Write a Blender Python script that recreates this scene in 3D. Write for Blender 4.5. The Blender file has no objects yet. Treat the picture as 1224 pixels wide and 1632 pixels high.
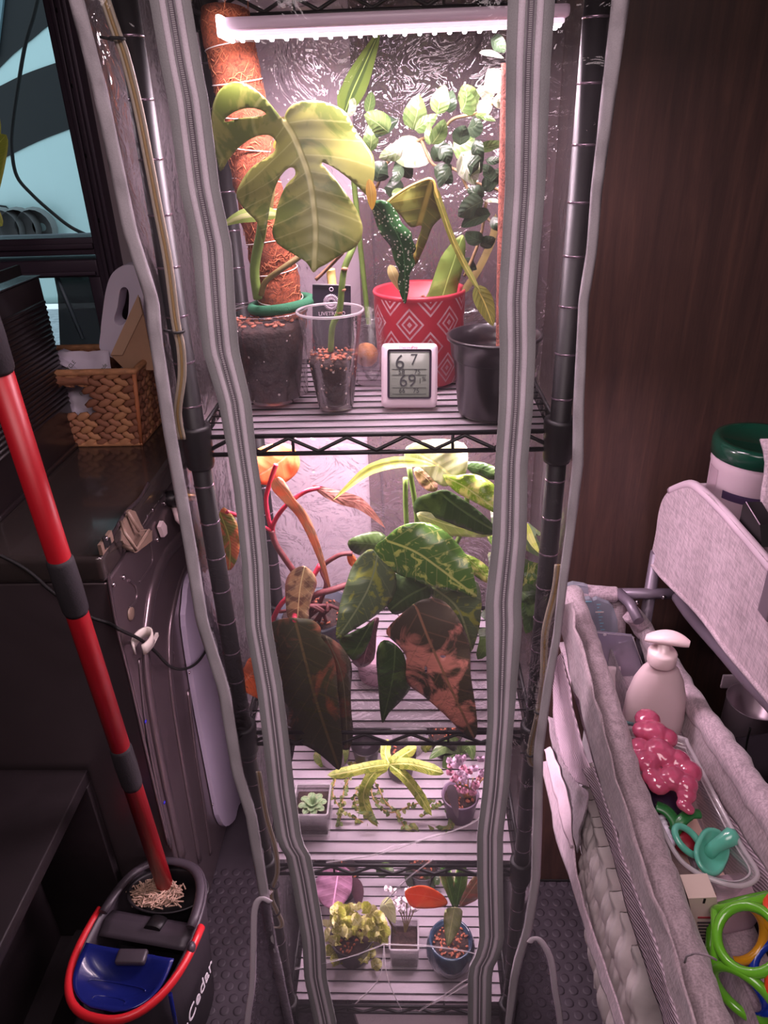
import bpy, bmesh, math, random
from mathutils import Vector, Matrix, noise, geometry
random.seed(7)
PI = math.pi
# ---------------- camera, world, lights, exposure ----------------
FPX, CX, CY = 1149.85, 612.0, 816.0
PITCH, YAW, ROLL = .487214, -.0446119, -.0349519
CAM = Vector((.04369, -.83407, 1.72))
_f = Vector((math.sin(YAW)*math.cos(PITCH), math.cos(YAW)*math.cos(PITCH), -math.sin(PITCH)))
_r0 = Vector((math.cos(YAW), -math.sin(YAW), 0)); _u0 = _r0.cross(_f)
_c, _s = math.cos(ROLL), math.sin(ROLL)
RT = _r0*_c + _u0*_s; UP = _u0*_c - _r0*_s; FW = _f
sc = bpy.context.scene; COL = sc.collection
cd = bpy.data.cameras.new('camera'); cam = bpy.data.objects.new('camera', cd); COL.objects.link(cam)
cam.matrix_world = Matrix(((RT.x, UP.x, -FW.x, CAM.x), (RT.y, UP.y, -FW.y, CAM.y), (RT.z, UP.z, -FW.z, CAM.z), (0, 0, 0, 1)))
cd.sensor_fit = 'VERTICAL'; cd.sensor_height = 24; cd.lens = FPX/1632*24; cd.clip_start = .02
sc.camera = cam
w = bpy.data.worlds.new('world'); sc.world = w; w.use_nodes = True
w.node_tree.nodes['Background'].inputs[0].default_value = (.62, .80, .90, 1)
w.node_tree.nodes['Background'].inputs[1].default_value = 1.35
sc.view_settings.view_transform = 'Standard'; sc.view_settings.look = 'None'
sc.view_settings.gamma = 1; sc.view_settings.use_curve_mapping = False
sc.view_settings.exposure = 0.0
sc.cycles.transparent_max_bounces = 32; sc.cycles.max_bounces = 10
sc.cycles.sample_clamp_indirect = 4
sc.cycles.use_denoising = True

def area(name, loc, size, power, color, rot=(0, 0, 0), sy=None):
    l = bpy.data.lights.new(name, 'AREA'); l.energy = power; l.color = color
    l.shape = 'RECTANGLE' if sy else 'SQUARE'; l.size = size
    if sy: l.size_y = sy
    o = bpy.data.objects.new(name, l); COL.objects.link(o); o.location = loc; o.rotation_euler = rot
    return o
# the room's own ceiling light, behind the photographer
area('ceiling_lamp_light', (.0, -1.1, 2.27), .9, 18.0, (1, .80, .83))
GROW = (1.0, .75, .88)
area('grow_light_upper', (.02, .105, 1.808), .36, 6.4, GROW, sy=.03)
area('grow_light_second', (.0, .165, 1.344), .36, 5.6, GROW, sy=.03)
area('grow_light_third', (.0, .165, .846), .36, 4.0, GROW, sy=.03)
area('grow_light_lowest', (.0, .165, .528), .36, 4.8, GROW, sy=.03)

# ---------------- helpers ----------------
def W(x, y, X=None, Y=None, Z=None):
    """world point seen at frame position x, y on the plane X=, Y= or Z="""
    d = FW + RT*((x-CX)/FPX) - UP*((y-CY)/FPX)
    if Y is not None: t = (Y-CAM.y)/d.y
    elif X is not None: t = (X-CAM.x)/d.x
    else: t = (Z-CAM.z)/d.z
    return CAM + d*t
def lin(c):
    return tuple(((v/255)/12.92 if v/255 <= .04045 else ((v/255+.055)/1.055)**2.4) for v in c)
def hexc(*c): return lin(c)+(1,)
def smooth_line(pts, n=6, closed=False):
    P = [Vector(p) for p in pts]; out = []; N = len(P)
    for i in range(N if closed else N-1):
        if closed: a, b, c, d = P[i-1], P[i], P[(i+1) % N], P[(i+2) % N]
        else: a, b, c, d = P[max(i-1, 0)], P[i], P[i+1], P[min(i+2, N-1)]
        for k in range(n):
            t = k/n
            out.append(.5*((2*b)+(c-a)*t+(2*a-5*b+4*c-d)*t*t+(3*b-a-3*c+d)*t*t*t))
    if not closed: out.append(P[-1].copy())
    return out
def interp(tab, y):
    if y <= tab[0][0]:
        (a, b), (c, d) = tab[0], tab[1]
    elif y >= tab[-1][0]:
        (a, b), (c, d) = tab[-2], tab[-1]
    else:
        for (a, b), (c, d) in zip(tab, tab[1:]):
            if a <= y <= c: break
    return b+(d-b)*(y-a)/(c-a)

class MB:
    def __init__(s): s.bm = bmesh.new(); s.uv = s.bm.loops.layers.uv.new('UVMap')
    def v(s, p): return s.bm.verts.new(p)
    def face(s, vs, uvs=None, smooth=True):
        try: f = s.bm.faces.new(vs)
        except ValueError: return None
        f.smooth = smooth
        if uvs:
            for l, u in zip(f.loops, uvs): l[s.uv].uv = u
        return f
    def box(s, c, d, rot=None, bev=0, seg=2):
        t = bmesh.new(); bmesh.ops.create_cube(t, size=1)
        bmesh.ops.scale(t, vec=d, verts=t.verts)
        if bev: bmesh.ops.bevel(t, geom=t.edges[:], offset=bev, segments=seg, affect='EDGES', profile=.6)
        M = Matrix.Translation(c)
        if rot: M = M @ (rot.to_4x4() if isinstance(rot, Matrix) else Matrix.Rotation(rot[2], 4, 'Z') @ Matrix.Rotation(rot[1], 4, 'Y') @ Matrix.Rotation(rot[0], 4, 'X'))
        bmesh.ops.transform(t, matrix=M, verts=t.verts)
        s.merge(t, bev > 0); return s
    def bx(s, a, b, bev=0, seg=2):
        a, b = Vector(a), Vector(b); d = b-a
        return s.box((a+b)/2, (abs(d.x), abs(d.y), abs(d.z)), None, bev, seg)
    def merge(s, t, smooth=True):
        mp = {v: s.bm.verts.new(v.co) for v in t.verts}
        for f in t.faces:
            try: g = s.bm.faces.new([mp[v] for v in f.verts]); g.smooth = smooth
            except ValueError: pass
        t.free()
    def tube(s, pts, r, n=8, closed=False, caps=True, flat=1.0, nrm=None):
        P = [Vector(p) for p in pts]; N = len(P); rings = []
        up = Vector(nrm) if nrm else None; prev = None
        for i, p in enumerate(P):
            t = (P[(i+1) % N]-P[i-1]) if closed else (P[min(i+1, N-1)]-P[max(i-1, 0)])
            if t.length < 1e-9: t = Vector((0, 0, 1))
            t.normalize()
            if prev is None:
                a = up if up else (Vector((0, 0, 1)) if abs(t.z) < .9 else Vector((0, 1, 0)))
            else: a = up if up else prev
            a = a-t*a.dot(t)
            if a.length < 1e-6: a = t.orthogonal()
            a.normalize(); b = t.cross(a); prev = a
            rr = r[i] if isinstance(r, (list, tuple)) else r
            rings.append([s.v(p+a*(math.cos(2*PI*k/n)*rr*flat)+b*(math.sin(2*PI*k/n)*rr)) for k in range(n)])
        L = 0
        for i in range(N if closed else N-1):
            A, B = rings[i], rings[(i+1) % N]; L2 = L+(P[(i+1) % N]-P[i]).length
            for k in range(n):
                s.face([A[k], A[(k+1) % n], B[(k+1) % n], B[k]], [(k/n, L), ((k+1)/n, L), ((k+1)/n, L2), (k/n, L2)])
            L = L2
        if caps and not closed:
            s.face(rings[0][::-1], smooth=False); s.face(rings[-1], smooth=False)
        return s
    def lathe(s, prof, c, n=32, sx=1, sy=1, tilt=None, caps=False):
        rings = []; M = tilt if tilt else Matrix.Identity(3)
        for r, z in prof:
            rings.append([s.v(Vector(c)+M @ Vector((r*sx*math.cos(2*PI*k/n), r*sy*math.sin(2*PI*k/n), z))) for k in range(n)])
        for i in range(len(rings)-1):
            for k in range(n):
                s.face([rings[i][k], rings[i][(k+1) % n], rings[i+1][(k+1) % n], rings[i+1][k]],
                       [(k/n, prof[i][1]), ((k+1)/n, prof[i][1]), ((k+1)/n, prof[i+1][1]), (k/n, prof[i+1][1])])
        if caps: s.face(rings[0][::-1], smooth=False); s.face(rings[-1], smooth=False)
        return s
    def ball(s, c, r, sub=2, rot=None):
        t = bmesh.new(); bmesh.ops.create_icosphere(t, subdivisions=sub, radius=1)
        r = r if isinstance(r, (tuple, list, Vector)) else (r, r, r)
        bmesh.ops.scale(t, vec=r, verts=t.verts)
        M = Matrix.Translation(c)
        if rot: M = M @ rot.to_4x4()
        bmesh.ops.transform(t, matrix=M, verts=t.verts); s.merge(t); return s
    def grid(s, fn, nu, nv, uvs=True):
        g = [[s.v(fn(i/nu, j/nv)) for i in range(nu+1)] for j in range(nv+1)]
        for j in range(nv):
            for i in range(nu):
                s.face([g[j][i], g[j][i+1], g[j+1][i+1], g[j+1][i]],
                       [(i/nu, j/nv), ((i+1)/nu, j/nv), ((i+1)/nu, (j+1)/nv), (i/nu, (j+1)/nv)])
        return s
    def prism(s, poly, off, smooth=False):
        """planar outline poly (world points) extruded by the vector off"""
        off = Vector(off); poly = [Vector(p) for p in poly]
        A = [s.v(p) for p in poly]; B = [s.v(p+off) for p in poly]
        for tri in geometry.tessellate_polygon([poly]):
            s.face([A[i] for i in tri], smooth=False); s.face([B[i] for i in reversed(tri)], smooth=False)
        n = len(poly)
        for i in range(n): s.face([A[i], B[i], B[(i+1) % n], A[(i+1) % n]], smooth=smooth)
        return s
def rootloc(o):
    l = Vector((0, 0, 0))
    while o is not None: l += o.location; o = o.parent
    return l
def obj(name, mb, mat, parent=None, solid=0, sub=0, recalc=True):
    bm = mb.bm if isinstance(mb, MB) else mb
    if recalc: bmesh.ops.recalc_face_normals(bm, faces=bm.faces[:])
    me = bpy.data.meshes.new(name); bm.to_mesh(me); bm.free()
    if parent is not None: me.transform(Matrix.Translation(-rootloc(parent)))
    o = bpy.data.objects.new(name, me); COL.objects.link(o)
    if mat: me.materials.append(mat)
    if parent is not None: o.parent = parent
    if sub:
        m = o.modifiers.new('sub', 'SUBSURF'); m.levels = sub; m.render_levels = sub
    if solid:
        m = o.modifiers.new('solid', 'SOLIDIFY'); m.thickness = solid; m.offset = 0
    return o
def tag(o, label, cat, group=None):
    o['label'] = label; o['category'] = cat
    if group: o['group'] = group
    return o
def single(name, mb, mat, label, cat, group=None, **k):
    """a thing that is one mesh, with its origin at its own base"""
    bm = mb.bm; c = Vector((0, 0, 0)); n = 0; zmin = 9
    for v in bm.verts: c += v.co; n += 1; zmin = min(zmin, v.co.z)
    c /= max(n, 1); c.z = zmin
    o = obj(name, mb, mat, None, **k); o.data.transform(Matrix.Translation(-c)); o.location = c
    return tag(o, label, cat, group)
def thing(name, label, cat, loc=(0, 0, 0), group=None):
    o = bpy.data.objects.new(name, None); COL.objects.link(o); o.location = loc
    o.empty_display_size = .05
    return tag(o, label, cat, group)
def struct(name, mb, mat, parent=None, **k):
    o = obj(name, mb, mat, parent, **k)
    if parent is None: o['kind'] = 'structure'
    return o
def text(name, body, mat, parent, loc, size, R, ext=.0002, font_align='CENTER', bold=False):
    c = bpy.data.curves.new(name, 'FONT'); c.body = body; c.size = size; c.extrude = ext
    c.align_x = font_align; c.align_y = 'CENTER'
    if bold: c.offset = size*.02
    c.materials.append(mat)
    o = bpy.data.objects.new(name, c); COL.objects.link(o)
    bpy.context.view_layer.update()
    me = bpy.data.meshes.new_from_object(o.evaluated_get(bpy.context.evaluated_depsgraph_get())); bpy.data.objects.remove(o)
    me.transform(Matrix.Translation(Vector(loc)-rootloc(parent)) @ R.to_4x4())
    if not me.materials: me.materials.append(mat)
    o = bpy.data.objects.new(name, me); COL.objects.link(o); o.parent = parent
    return o
FACECAM = Matrix(((1, 0, 0), (0, 0, -1), (0, 1, 0)))      # text plane XZ, reading from -Y

# ---------------- materials ----------------
class NT:
    def __init__(s, name):
        m = bpy.data.materials.new(name); m.use_nodes = True; s.m = m; s.t = m.node_tree
        s.p = s.t.nodes['Principled BSDF']; s.out = s.t.nodes['Material Output']
    def n(s, typ, **k):
        o = s.t.nodes.new(typ)
        for a, b in k.items():
            if a in ('operation', 'blend_type', 'noise_dimensions', 'feature', 'wave_type', 'bands_direction', 'data_type', 'distance'): setattr(o, a, b)
        return o
    def l(s, a, b): s.t.links.new(a, b)
    def coord(s, kind='Object'): return s.n('ShaderNodeTexCoord').outputs[kind]
    def noise(s, scale, detail=3, vec=None, dist=0, rough=.55):
        o = s.n('ShaderNodeTexNoise'); o.inputs['Scale'].default_value = scale
        o.inputs['Detail'].default_value = detail; o.inputs['Distortion'].default_value = dist
        o.inputs['Roughness'].default_value = rough
        s.l(vec if vec else s.coord(), o.inputs['Vector']); return o.outputs['Fac']
    def mapping(s, vec, scale=(1, 1, 1), rot=(0, 0, 0)):
        o = s.n('ShaderNodeMapping'); o.inputs['Scale'].default_value = scale; o.inputs['Rotation'].default_value = rot
        s.l(vec, o.inputs['Vector']); return o.outputs['Vector']
    def ramp(s, fac, stops):
        o = s.n('ShaderNodeValToRGB'); e = o.color_ramp.elements
        e[0].position, e[0].color = stops[0]; e[1].position, e[1].color = stops[-1]
        for p, c in stops[1:-1]:
            k = e.new(p); k.color = c
        s.l(fac, o.inputs['Fac']); return o.outputs['Color']
    def math(s, op, a, b=None, c=None):
        o = s.n('ShaderNodeMath', operation=op)
        for i, v in enumerate((a, b, c)):
            if v is None: continue
            if hasattr(v, 'links') or hasattr(v, 'node'): s.l(v, o.inputs[i])
            else: o.inputs[i].default_value = v
        return o.outputs[0]
    def mix(s, fac, a, b):
        o = s.n('ShaderNodeMix', data_type='RGBA')
        for sock, v in ((o.inputs['Factor'], fac), (o.inputs[6], a), (o.inputs[7], b)):
            if hasattr(v, 'node'): s.l(v, sock)
            else: sock.default_value = v
        return o.outputs[2]
    def bump(s, h, strength=.3, dist=.002):
        o = s.n('ShaderNodeBump'); o.inputs['Strength'].default_value = strength; o.inputs['Distance'].default_value = dist
        s.l(h, o.inputs['Height']); s.l(o.outputs['Normal'], s.p.inputs['Normal']); return o.outputs['Normal']
    def mapr(s, v, a, b, c=0, d=1):
        o = s.n('ShaderNodeMapRange'); s.l(v, o.inputs[0])
        for i, x in enumerate((a, b, c, d)): o.inputs[i+1].default_value = x
        return o.outputs[0]
def pmat(name, col, rough=.5, metal=0, var=0, vscale=20, bump=0, bscale=60, bdist=.002, stretch=(1, 1, 1), coat=0, spec=None, emit=0, alpha=1, trans=0):
    N = NT(name); p = N.p; c = hexc(*col)
    p.inputs['Roughness'].default_value = rough; p.inputs['Metallic'].default_value = metal
    p.inputs['Base Color'].default_value = c
    if coat: p.inputs['Coat Weight'].default_value = coat; p.inputs['Coat Roughness'].default_value = .08
    if spec is not None: p.inputs['Specular IOR Level'].default_value = spec
    if emit: p.inputs['Emission Color'].default_value = c; p.inputs['Emission Strength'].default_value = emit
    if alpha < 1: p.inputs['Alpha'].default_value = alpha
    if trans: p.inputs['Transmission Weight'].default_value = trans; p.inputs['IOR'].default_value = 1.3
    vec = N.mapping(N.coord(), stretch) if (var or bump) else None
    if var:
        f = N.noise(vscale, 4, vec)
        N.l(N.ramp(f, [(.3, tuple(x*(1-var) for x in c[:3])+(1,)), (.7, tuple(min(1, x*(1+var)) for x in c[:3])+(1,))]), p.inputs['Base Color'])
    if bump: N.bump(N.noise(bscale, 4, vec), bump, bdist)
    return N.m
def clearmat(name, tint=(1, 1, 1), milky=.04, milk=(1, .92, .97), rough=.05, bstr=.5, bscale=35, bdist=.004, gl=1.0, fres=1.45):
    """thin clear plastic: see-through film with a gloss and a trace of haze"""
    N = NT(name); N.t.nodes.remove(N.p)
    tr = N.n('ShaderNodeBsdfTransparent'); tr.inputs[0].default_value = tint+(1,)
    g = N.n('ShaderNodeBsdfGlossy'); g.inputs['Roughness'].default_value = rough
    d = N.n('ShaderNodeBsdfTranslucent'); d.inputs[0].default_value = milk+(1,)
    d2 = N.n('ShaderNodeBsdfDiffuse'); d2.inputs[0].default_value = milk+(1,)
    fr = N.n('ShaderNodeFresnel'); fr.inputs[0].default_value = fres
    bp = N.n('ShaderNodeBump'); bp.inputs['Strength'].default_value = bstr; bp.inputs['Distance'].default_value = bdist
    N.l(N.noise(bscale, 3, None, 1.2, .6), bp.inputs['Height'])
    N.l(bp.outputs[0], g.inputs['Normal']); N.l(bp.outputs[0], fr.inputs['Normal'])
    dd = N.n('ShaderNodeMixShader'); dd.inputs[0].default_value = .5; N.l(d.outputs[0], dd.inputs[1]); N.l(d2.outputs[0], dd.inputs[2])
    m1 = N.n('ShaderNodeMixShader'); m1.inputs[0].default_value = milky; N.l(tr.outputs[0], m1.inputs[1]); N.l(dd.outputs[0], m1.inputs[2])
    m2 = N.n('ShaderNodeMixShader'); N.l(N.math('MINIMUM', N.math('MULTIPLY', fr.outputs[0], gl), .5), m2.inputs[0])
    N.l(m1.outputs[0], m2.inputs[1]); N.l(g.outputs[0], m2.inputs[2]); N.l(m2.outputs[0], N.out.inputs['Surface'])
    return N.m
def leafmat(name, base, alt=None, alt_amt=.5, nscale=30, vein=None, veinw=.02, side=18, rough=.35, spots=None, spot_scale=160, edge=None, trans=.25, band=None, split=None):
    N = NT(name); p = N.p
    uv = N.coord('UV'); sep = N.n('ShaderNodeSeparateXYZ'); N.l(uv, sep.inputs[0]); u, v = sep.outputs[0], sep.outputs[1]
    au = N.math('ABSOLUTE', N.math('SUBTRACT', N.math('MULTIPLY', u, 2), 1))
    c = hexc(*base)
    f0 = N.noise(8, 2); col = N.mix(f0, tuple(x*.8 for x in c[:3])+(1,), tuple(min(1, x*1.2) for x in c[:3])+(1,))
    if alt:
        f = N.noise(nscale, 5, None, 1.5)
        if split: f = N.math('ADD', f, N.math('MULTIPLY', N.math('SUBTRACT', u, .5), split))
        col = N.mix(N.mapr(f, .62-.3*alt_amt, .70-.3*alt_amt), col, hexc(*alt))
    if edge:
        col = N.mix(N.mapr(N.math('ADD', au, N.math('MULTIPLY', N.math('SUBTRACT', f0, .5), .3)), .72, .9), col, hexc(*edge))
    if band: col = N.mix(N.mapr(au, .40, .30), col, hexc(*band))
    if spots:
        vo = N.n('ShaderNodeTexVoronoi'); vo.inputs['Scale'].default_value = spot_scale; N.l(N.coord(), vo.inputs['Vector'])
        col = N.mix(N.math('LESS_THAN', vo.outputs['Distance'], .28), col, hexc(*spots))
    vc = hexc(*(vein or [min(255, int(x*1.25+25)) for x in base]))
    w_ = N.math('SINE', N.math('MULTIPLY', N.math('SUBTRACT', N.math('MULTIPLY', v, side), N.math('MULTIPLY', au, side*.22)), 2*PI))
    sv = N.mapr(w_, .93, 1, 0, .32)
    mid = N.mapr(au, veinw, veinw*2.2, 1, 0)
    vf = N.math('MAXIMUM', sv if side else 0, mid)
    col = N.mix(vf, col, vc)
    N.l(col, p.inputs['Base Color']); p.inputs['Roughness'].default_value = rough
    h = N.math('ADD', N.math('MULTIPLY', w_, .25), N.math('MULTIPLY', mid, -1)); N.bump(h, .35, .0015)
    tl = N.n('ShaderNodeBsdfTranslucent'); N.l(col, tl.inputs[0])
    mx = N.n('ShaderNodeMixShader'); mx.inputs[0].default_value = trans
    N.l(p.outputs[0], mx.inputs[1]); N.l(tl.outputs[0], mx.inputs[2]); N.l(mx.outputs[0], N.out.inputs['Surface'])
    return N.m

# ---------------- leaf builders ----------------
def pip(x, y, poly):
    c = False; j = len(poly)-1
    for i in range(len(poly)):
        xi, yi = poly[i][0], poly[i][1]; xj, yj = poly[j][0], poly[j][1]
        if (yi > y) != (yj > y) and x < (xj-xi)*(y-yi)/(yj-yi+1e-12)+xi: c = not c
        j = i
    return c
def traced_leaf(parent, outline, mid, m, y0, y1, bulge=.02, holes=(), step=7, name='leaf', wavy=.003, lab=None, ycurve=0):
    """a broad leaf: outline and midrib given where they stand, depth y0 at the base to y1 at the tip, halves falling back by bulge"""
    O = [(p.x, p.y) for p in smooth_line([(a, b, 0) for a, b in outline], 3, True)]
    H = [[(p.x, p.y) for p in smooth_line([(a, b, 0) for a, b in h], 2, True)] for h in holes]
    Mi = smooth_line([(a, b, 0) for a, b in mid], 6)
    Ls = [0]
    for a, b in zip(Mi, Mi[1:]): Ls.append(Ls[-1]+(b-a).length)
    def near(x, y):
        best = None
        for i in range(len(Mi)-1):
            a, b = Mi[i], Mi[i+1]; dx, dy = b.x-a.x, b.y-a.y; L2 = dx*dx+dy*dy+1e-9
            t = max(0, min(1, ((x-a.x)*dx+(y-a.y)*dy)/L2)); qx, qy = a.x+dx*t, a.y+dy*t
            d = math.hypot(x-qx, y-qy)
            if best is None or d < best[0]:
                sgn = 1 if dx*(y-a.y)-dy*(x-a.x) > 0 else -1
                best = (d, sgn, (Ls[i]+(Ls[i+1]-Ls[i])*t)/Ls[-1])
        return best
    xs = [p[0] for p in O]; ys = [p[1] for p in O]
    pts = list(O); edges = [(i, (i+1) % len(O)) for i in range(len(O))]
    for h in H:
        b = len(pts); pts += h; edges += [(b+i, b+(i+1) % len(h)) for i in range(len(h))]
    bd = list(pts)
    y = min(ys)+step*.5; row = 0
    while y < max(ys):
        x = min(xs)+(step*.5 if row % 2 else 0)
        while x < max(xs):
            if pip(x, y, O) and not any(pip(x, y, h) for h in H) and min((x-q[0])**2+(y-q[1])**2 for q in bd) > (step*.5)**2:
                pts.append((x, y))
            x += step
        y += step*.87; row += 1
    r = geometry.delaunay_2d_cdt([Vector(p) for p in pts], edges, [], 0, 1e-5)
    V, Fc = r[0], r[2]
    inf = [near(p.x, p.y) for p in V]; mw = max(i[0] for i in inf)+1e-6
    mb = MB(); vs = []; uvs = []; ph = random.random()*9
    for p, (d, sg, t) in zip(V, inf):
        q = d/mw; Y = y0+(y1-y0)*t+ycurve*math.sin(PI*t)+bulge*q*q+wavy*math.sin(t*17+ph+sg)*q
        vs.append(mb.v(W(p.x, p.y, Y=Y))); uvs.append((.5+.5*sg*q, t))
    for f in Fc:
        cx = sum(V[i].x for i in f)/3; cy = sum(V[i].y for i in f)/3
        if pip(cx, cy, O) and not any(pip(cx, cy, h) for h in H):
            mb.face([vs[i] for i in f], [uvs[i] for i in f])
    for v in [v for v in mb.bm.verts if not v.link_faces]: mb.bm.verts.remove(v)
    o = obj(name, mb, m, parent, solid=.0007)
    if lab: o['label'] = lab
    return o
PROF = {'ovate': lambda t: math.sin(PI*min(1, t**.75))**.8, 'lance': lambda t: math.sin(PI*t**.85)**.9,
        'heart': lambda t: (min(1, t/.12)**.5)*(1-t)**.62*1.15, 'strap': lambda t: min(1, t/.1)**.5*min(1, (1-t)/.25)**.6,
        'obov': lambda t: math.sin(PI*min(1, t**1.3))**.75}
def leaf_mb(mb, pts, w, prof='ovate', face=None, roll=0, fold=.15, n=10, wav=0):
    """midrib pts in the world, w = full width; face = the way the upper side looks"""
    P = smooth_line(pts, max(2, n//(len(pts)-1))); N = len(P); f = PROF[prof]; face = Vector(face) if face else None
    rows = []; ph = random.random()*6
    for i, p in enumerate(P):
        t = (P[min(i+1, N-1)]-P[max(i-1, 0)]).normalized()
        nn = face if face else (CAM-p).normalized()
        s = t.cross(nn)
        if s.length < 1e-4: s = t.orthogonal()
        s.normalize(); nn = s.cross(t)
        if roll: s = Matrix.Rotation(roll, 3, t) @ s; nn = s.cross(t)
        tt = i/(N-1); hw = .5*w*max(0.02, f(tt))
        rows.append([mb.v(p+s*(hw*k)-nn*(abs(k)*fold*hw)+nn*(wav*w*math.sin(tt*14+ph+k)*abs(k))) for k in (-1, -.5, 0, .5, 1)])
    for i in range(N-1):
        for k in range(4):
            mb.face([rows[i][k], rows[i][k+1], rows[i+1][k+1], rows[i+1][k]],
                    [(k/4, i/(N-1)), ((k+1)/4, i/(N-1)), ((k+1)/4, (i+1)/(N-1)), (k/4, (i+1)/(N-1))])
    return mb
def pleaf(parent, pts, w, m, prof='ovate', name='leaf', lab=None, **k):
    """leaf whose midrib runs through frame positions (x, y, depth Y); w in metres"""
    o = obj(name, leaf_mb(MB(), [W(a, b, Y=c) for a, b, c in pts], w, prof, **k), m, parent, recalc=False)
    if lab: o['label'] = lab
    return o
def pstem(parent, pts, r, m, name='stem', n=8, seg=5):
    return obj(name, MB().tube(smooth_line([W(a, b, Y=c) for a, b, c in pts], seg), r, n), m, parent)
# ---------------- setting ----------------
# coin-stud rubber floor
M_floor = pmat('rubber_floor', (52, 45, 52), .62, var=.25, vscale=9, bump=.25, bscale=300, bdist=.0006)
M_wallb = pmat('pale_wall', (176, 162, 168), .75, var=.05, vscale=5, bump=.1, bscale=200, bdist=.0005)
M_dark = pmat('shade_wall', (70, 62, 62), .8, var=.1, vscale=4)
def wood():
    N = NT('walnut_panel'); vec = N.mapping(N.coord(), (9, 9, .55))
    f = N.noise(6, 6, vec, .8, .6); g = N.noise(60, 3, N.mapping(N.coord(), (6, 6, .4)))
    c = N.ramp(f, [(.25, hexc(54, 39, 36)), (.55, hexc(72, 51, 45)), (.8, hexc(88, 62, 52))])
    c2 = N.mix(N.mapr(g, .4, .8, 0, .35), c, hexc(40, 30, 29))
    N.l(c2, N.p.inputs['Base Color']); N.p.inputs['Roughness'].default_value = .48
    N.bump(g, .15, .0008); return N.m
M_wood = wood()
mb = MB().bx((-2.2, -2.2, -.05), (2.2, 1.0, 0)); floor = struct('floor', mb, M_floor)
studs = MB()
for i in range(-24, 36):
    for j in range(-14, 16):
        x = i*.030+(.015 if j % 2 else 0); y = j*.026
        if x < -.75 or x > 1.0: continue
        studs.lathe([(.0105, 0), (.0100, .0012), (.006, .0014), (0.0001, .0014)], (x, y, 0), 12)
s_ = obj('coin_stud', studs, M_floor, floor); s_['kind'] = 'stuff'
struct('ceiling', MB().bx((-2.2, -2.2, 2.35), (2.2, 1.0, 2.4)), M_dark)
struct('wall_front', MB().bx((-2.2, -2.25, 0), (2.2, -2.2, 2.4)), M_dark)
struct('wall_left', MB().bx((-2.25, -2.2, 0), (-2.2, 1.0, 2.4)), M_dark)
struct('wall_right', MB().bx((2.2, -2.2, 0), (2.25, 1.0, 2.4)), M_dark)
# back wall round the window opening: x -1.75..-.66 , z 1.19..2.25
wx0, wx1, wz0, wz1 = -1.75, -.640, 1.16, 2.25
mb = MB(); mb.bx((-2.2, .92, 0), (wx0, .98, 2.4)).bx((wx1, .92, 0), (2.2, .98, 2.4)).bx((wx0, .92, 0), (wx1, .98, wz0)).bx((wx0, .92, wz1), (wx1, .98, 2.4))
struct('wall_back', mb, M_wallb)
# walnut partition behind the rack and the organizer
part = struct('wall_partition', MB().bx((-.010, .372, 0), (2.19, .919, 2.349)), M_wood)
struct('door_jamb', MB().bx((-.036, .376, 0), (-.0135, .918, 2.349), .002), M_wood, part)
M_seam = pmat('seam_black', (14, 11, 12), .7)
struct('door_seam', MB().bx((-.0135, .378, 0), (-.010, .8, 2.34)), M_seam, part)
struct('door_seam', MB().bx((.83, .3705, 0), (.834, .374, 2.34)), M_seam, part)
struct('baseboard_back', MB().bx((-.009, .368, .0), (2.19, .3719, .006)), M_seam)
struct('wall_return', MB().bx((-.30, .385, 0), (-.0365, .919, 2.349)), pmat('return_wall_pale', (214, 200, 208), .6, var=.04, vscale=5))
# ---------------- window ----------------
M_frame = pmat('led_lit_bronze', (84, 70, 84), .42, metal=.3, spec=.6)  # dark frame; the grow lights' purple cast is put into its colour
M_screen = pmat('dark_screen', (58, 60, 68), .75, bump=.3, bscale=500, bdist=.0004, alpha=.86)
def glassmat():
    N = NT('window_glass'); N.t.nodes.remove(N.p)
    tr = N.n('ShaderNodeBsdfTransparent'); g = N.n('ShaderNodeBsdfGlossy'); g.inputs['Roughness'].default_value = .01
    fr = N.n('ShaderNodeFresnel'); fr.inputs[0].default_value = 1.5
    m = N.n('ShaderNodeMixShader'); N.l(fr.outputs[0], m.inputs[0]); N.l(tr.outputs[0], m.inputs[1]); N.l(g.outputs[0], m.inputs[2])
    N.l(m.outputs[0], N.out.inputs['Surface']); return N.m
M_glass = glassmat()
win = struct('window_1', MB().bx((-.676, .885, wz0), (-.628, .99, wz1), .004).bx((wx0-.02, .90, wz0), (wx0+.05, .99, wz1), .004).bx((wx0, .90, wz1-.05), (wx1, .99, wz1+.02), .004), M_frame)
for a, b in ((-.655, .876), (-.640, .872)):
    struct('frame_bead', MB().bx((a-.0045, b, wz0), (a+.0045, .886, wz1), .0015), M_frame, win)
for k in range(7):
    struct('screw', MB().lathe([(.0001, -.0055), (.004, -.004), (.0045, 0)], (-.648, .8845, 1.30+k*.13), 10, tilt=Matrix.Rotation(PI/2, 3, 'X').inverted()), M_seam, win)
struct('window_rail', MB().bx((wx0, .893, 1.486), (-.677, .985, 1.524), .003), M_frame, win)
struct('rail_bead', MB().bx((wx0, .884, 1.500), (-.677, .8925, 1.512), .002), M_frame, win)
struct('lower_sash', MB().bx((wx0, .889, 1.437), (-.677, .985, 1.476), .004).bx((-.705, .892, 1.19), (-.677, .985, 1.437), .003).bx((wx0, .892, 1.16), (-.677, .985, 1.195), .003), M_frame, win)
struct('sash_lip', MB().bx((wx0, .880, 1.442), (-.682, .8885, 1.451), .002), M_frame, win)
struct('window_pane', MB().bx((wx0, .955, 1.52), (-.677, .958, wz1)), M_glass, win)
struct('lower_pane', MB().bx((wx0, .965, 1.19), (-.70, .968, 1.44)), M_glass, win)
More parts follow.
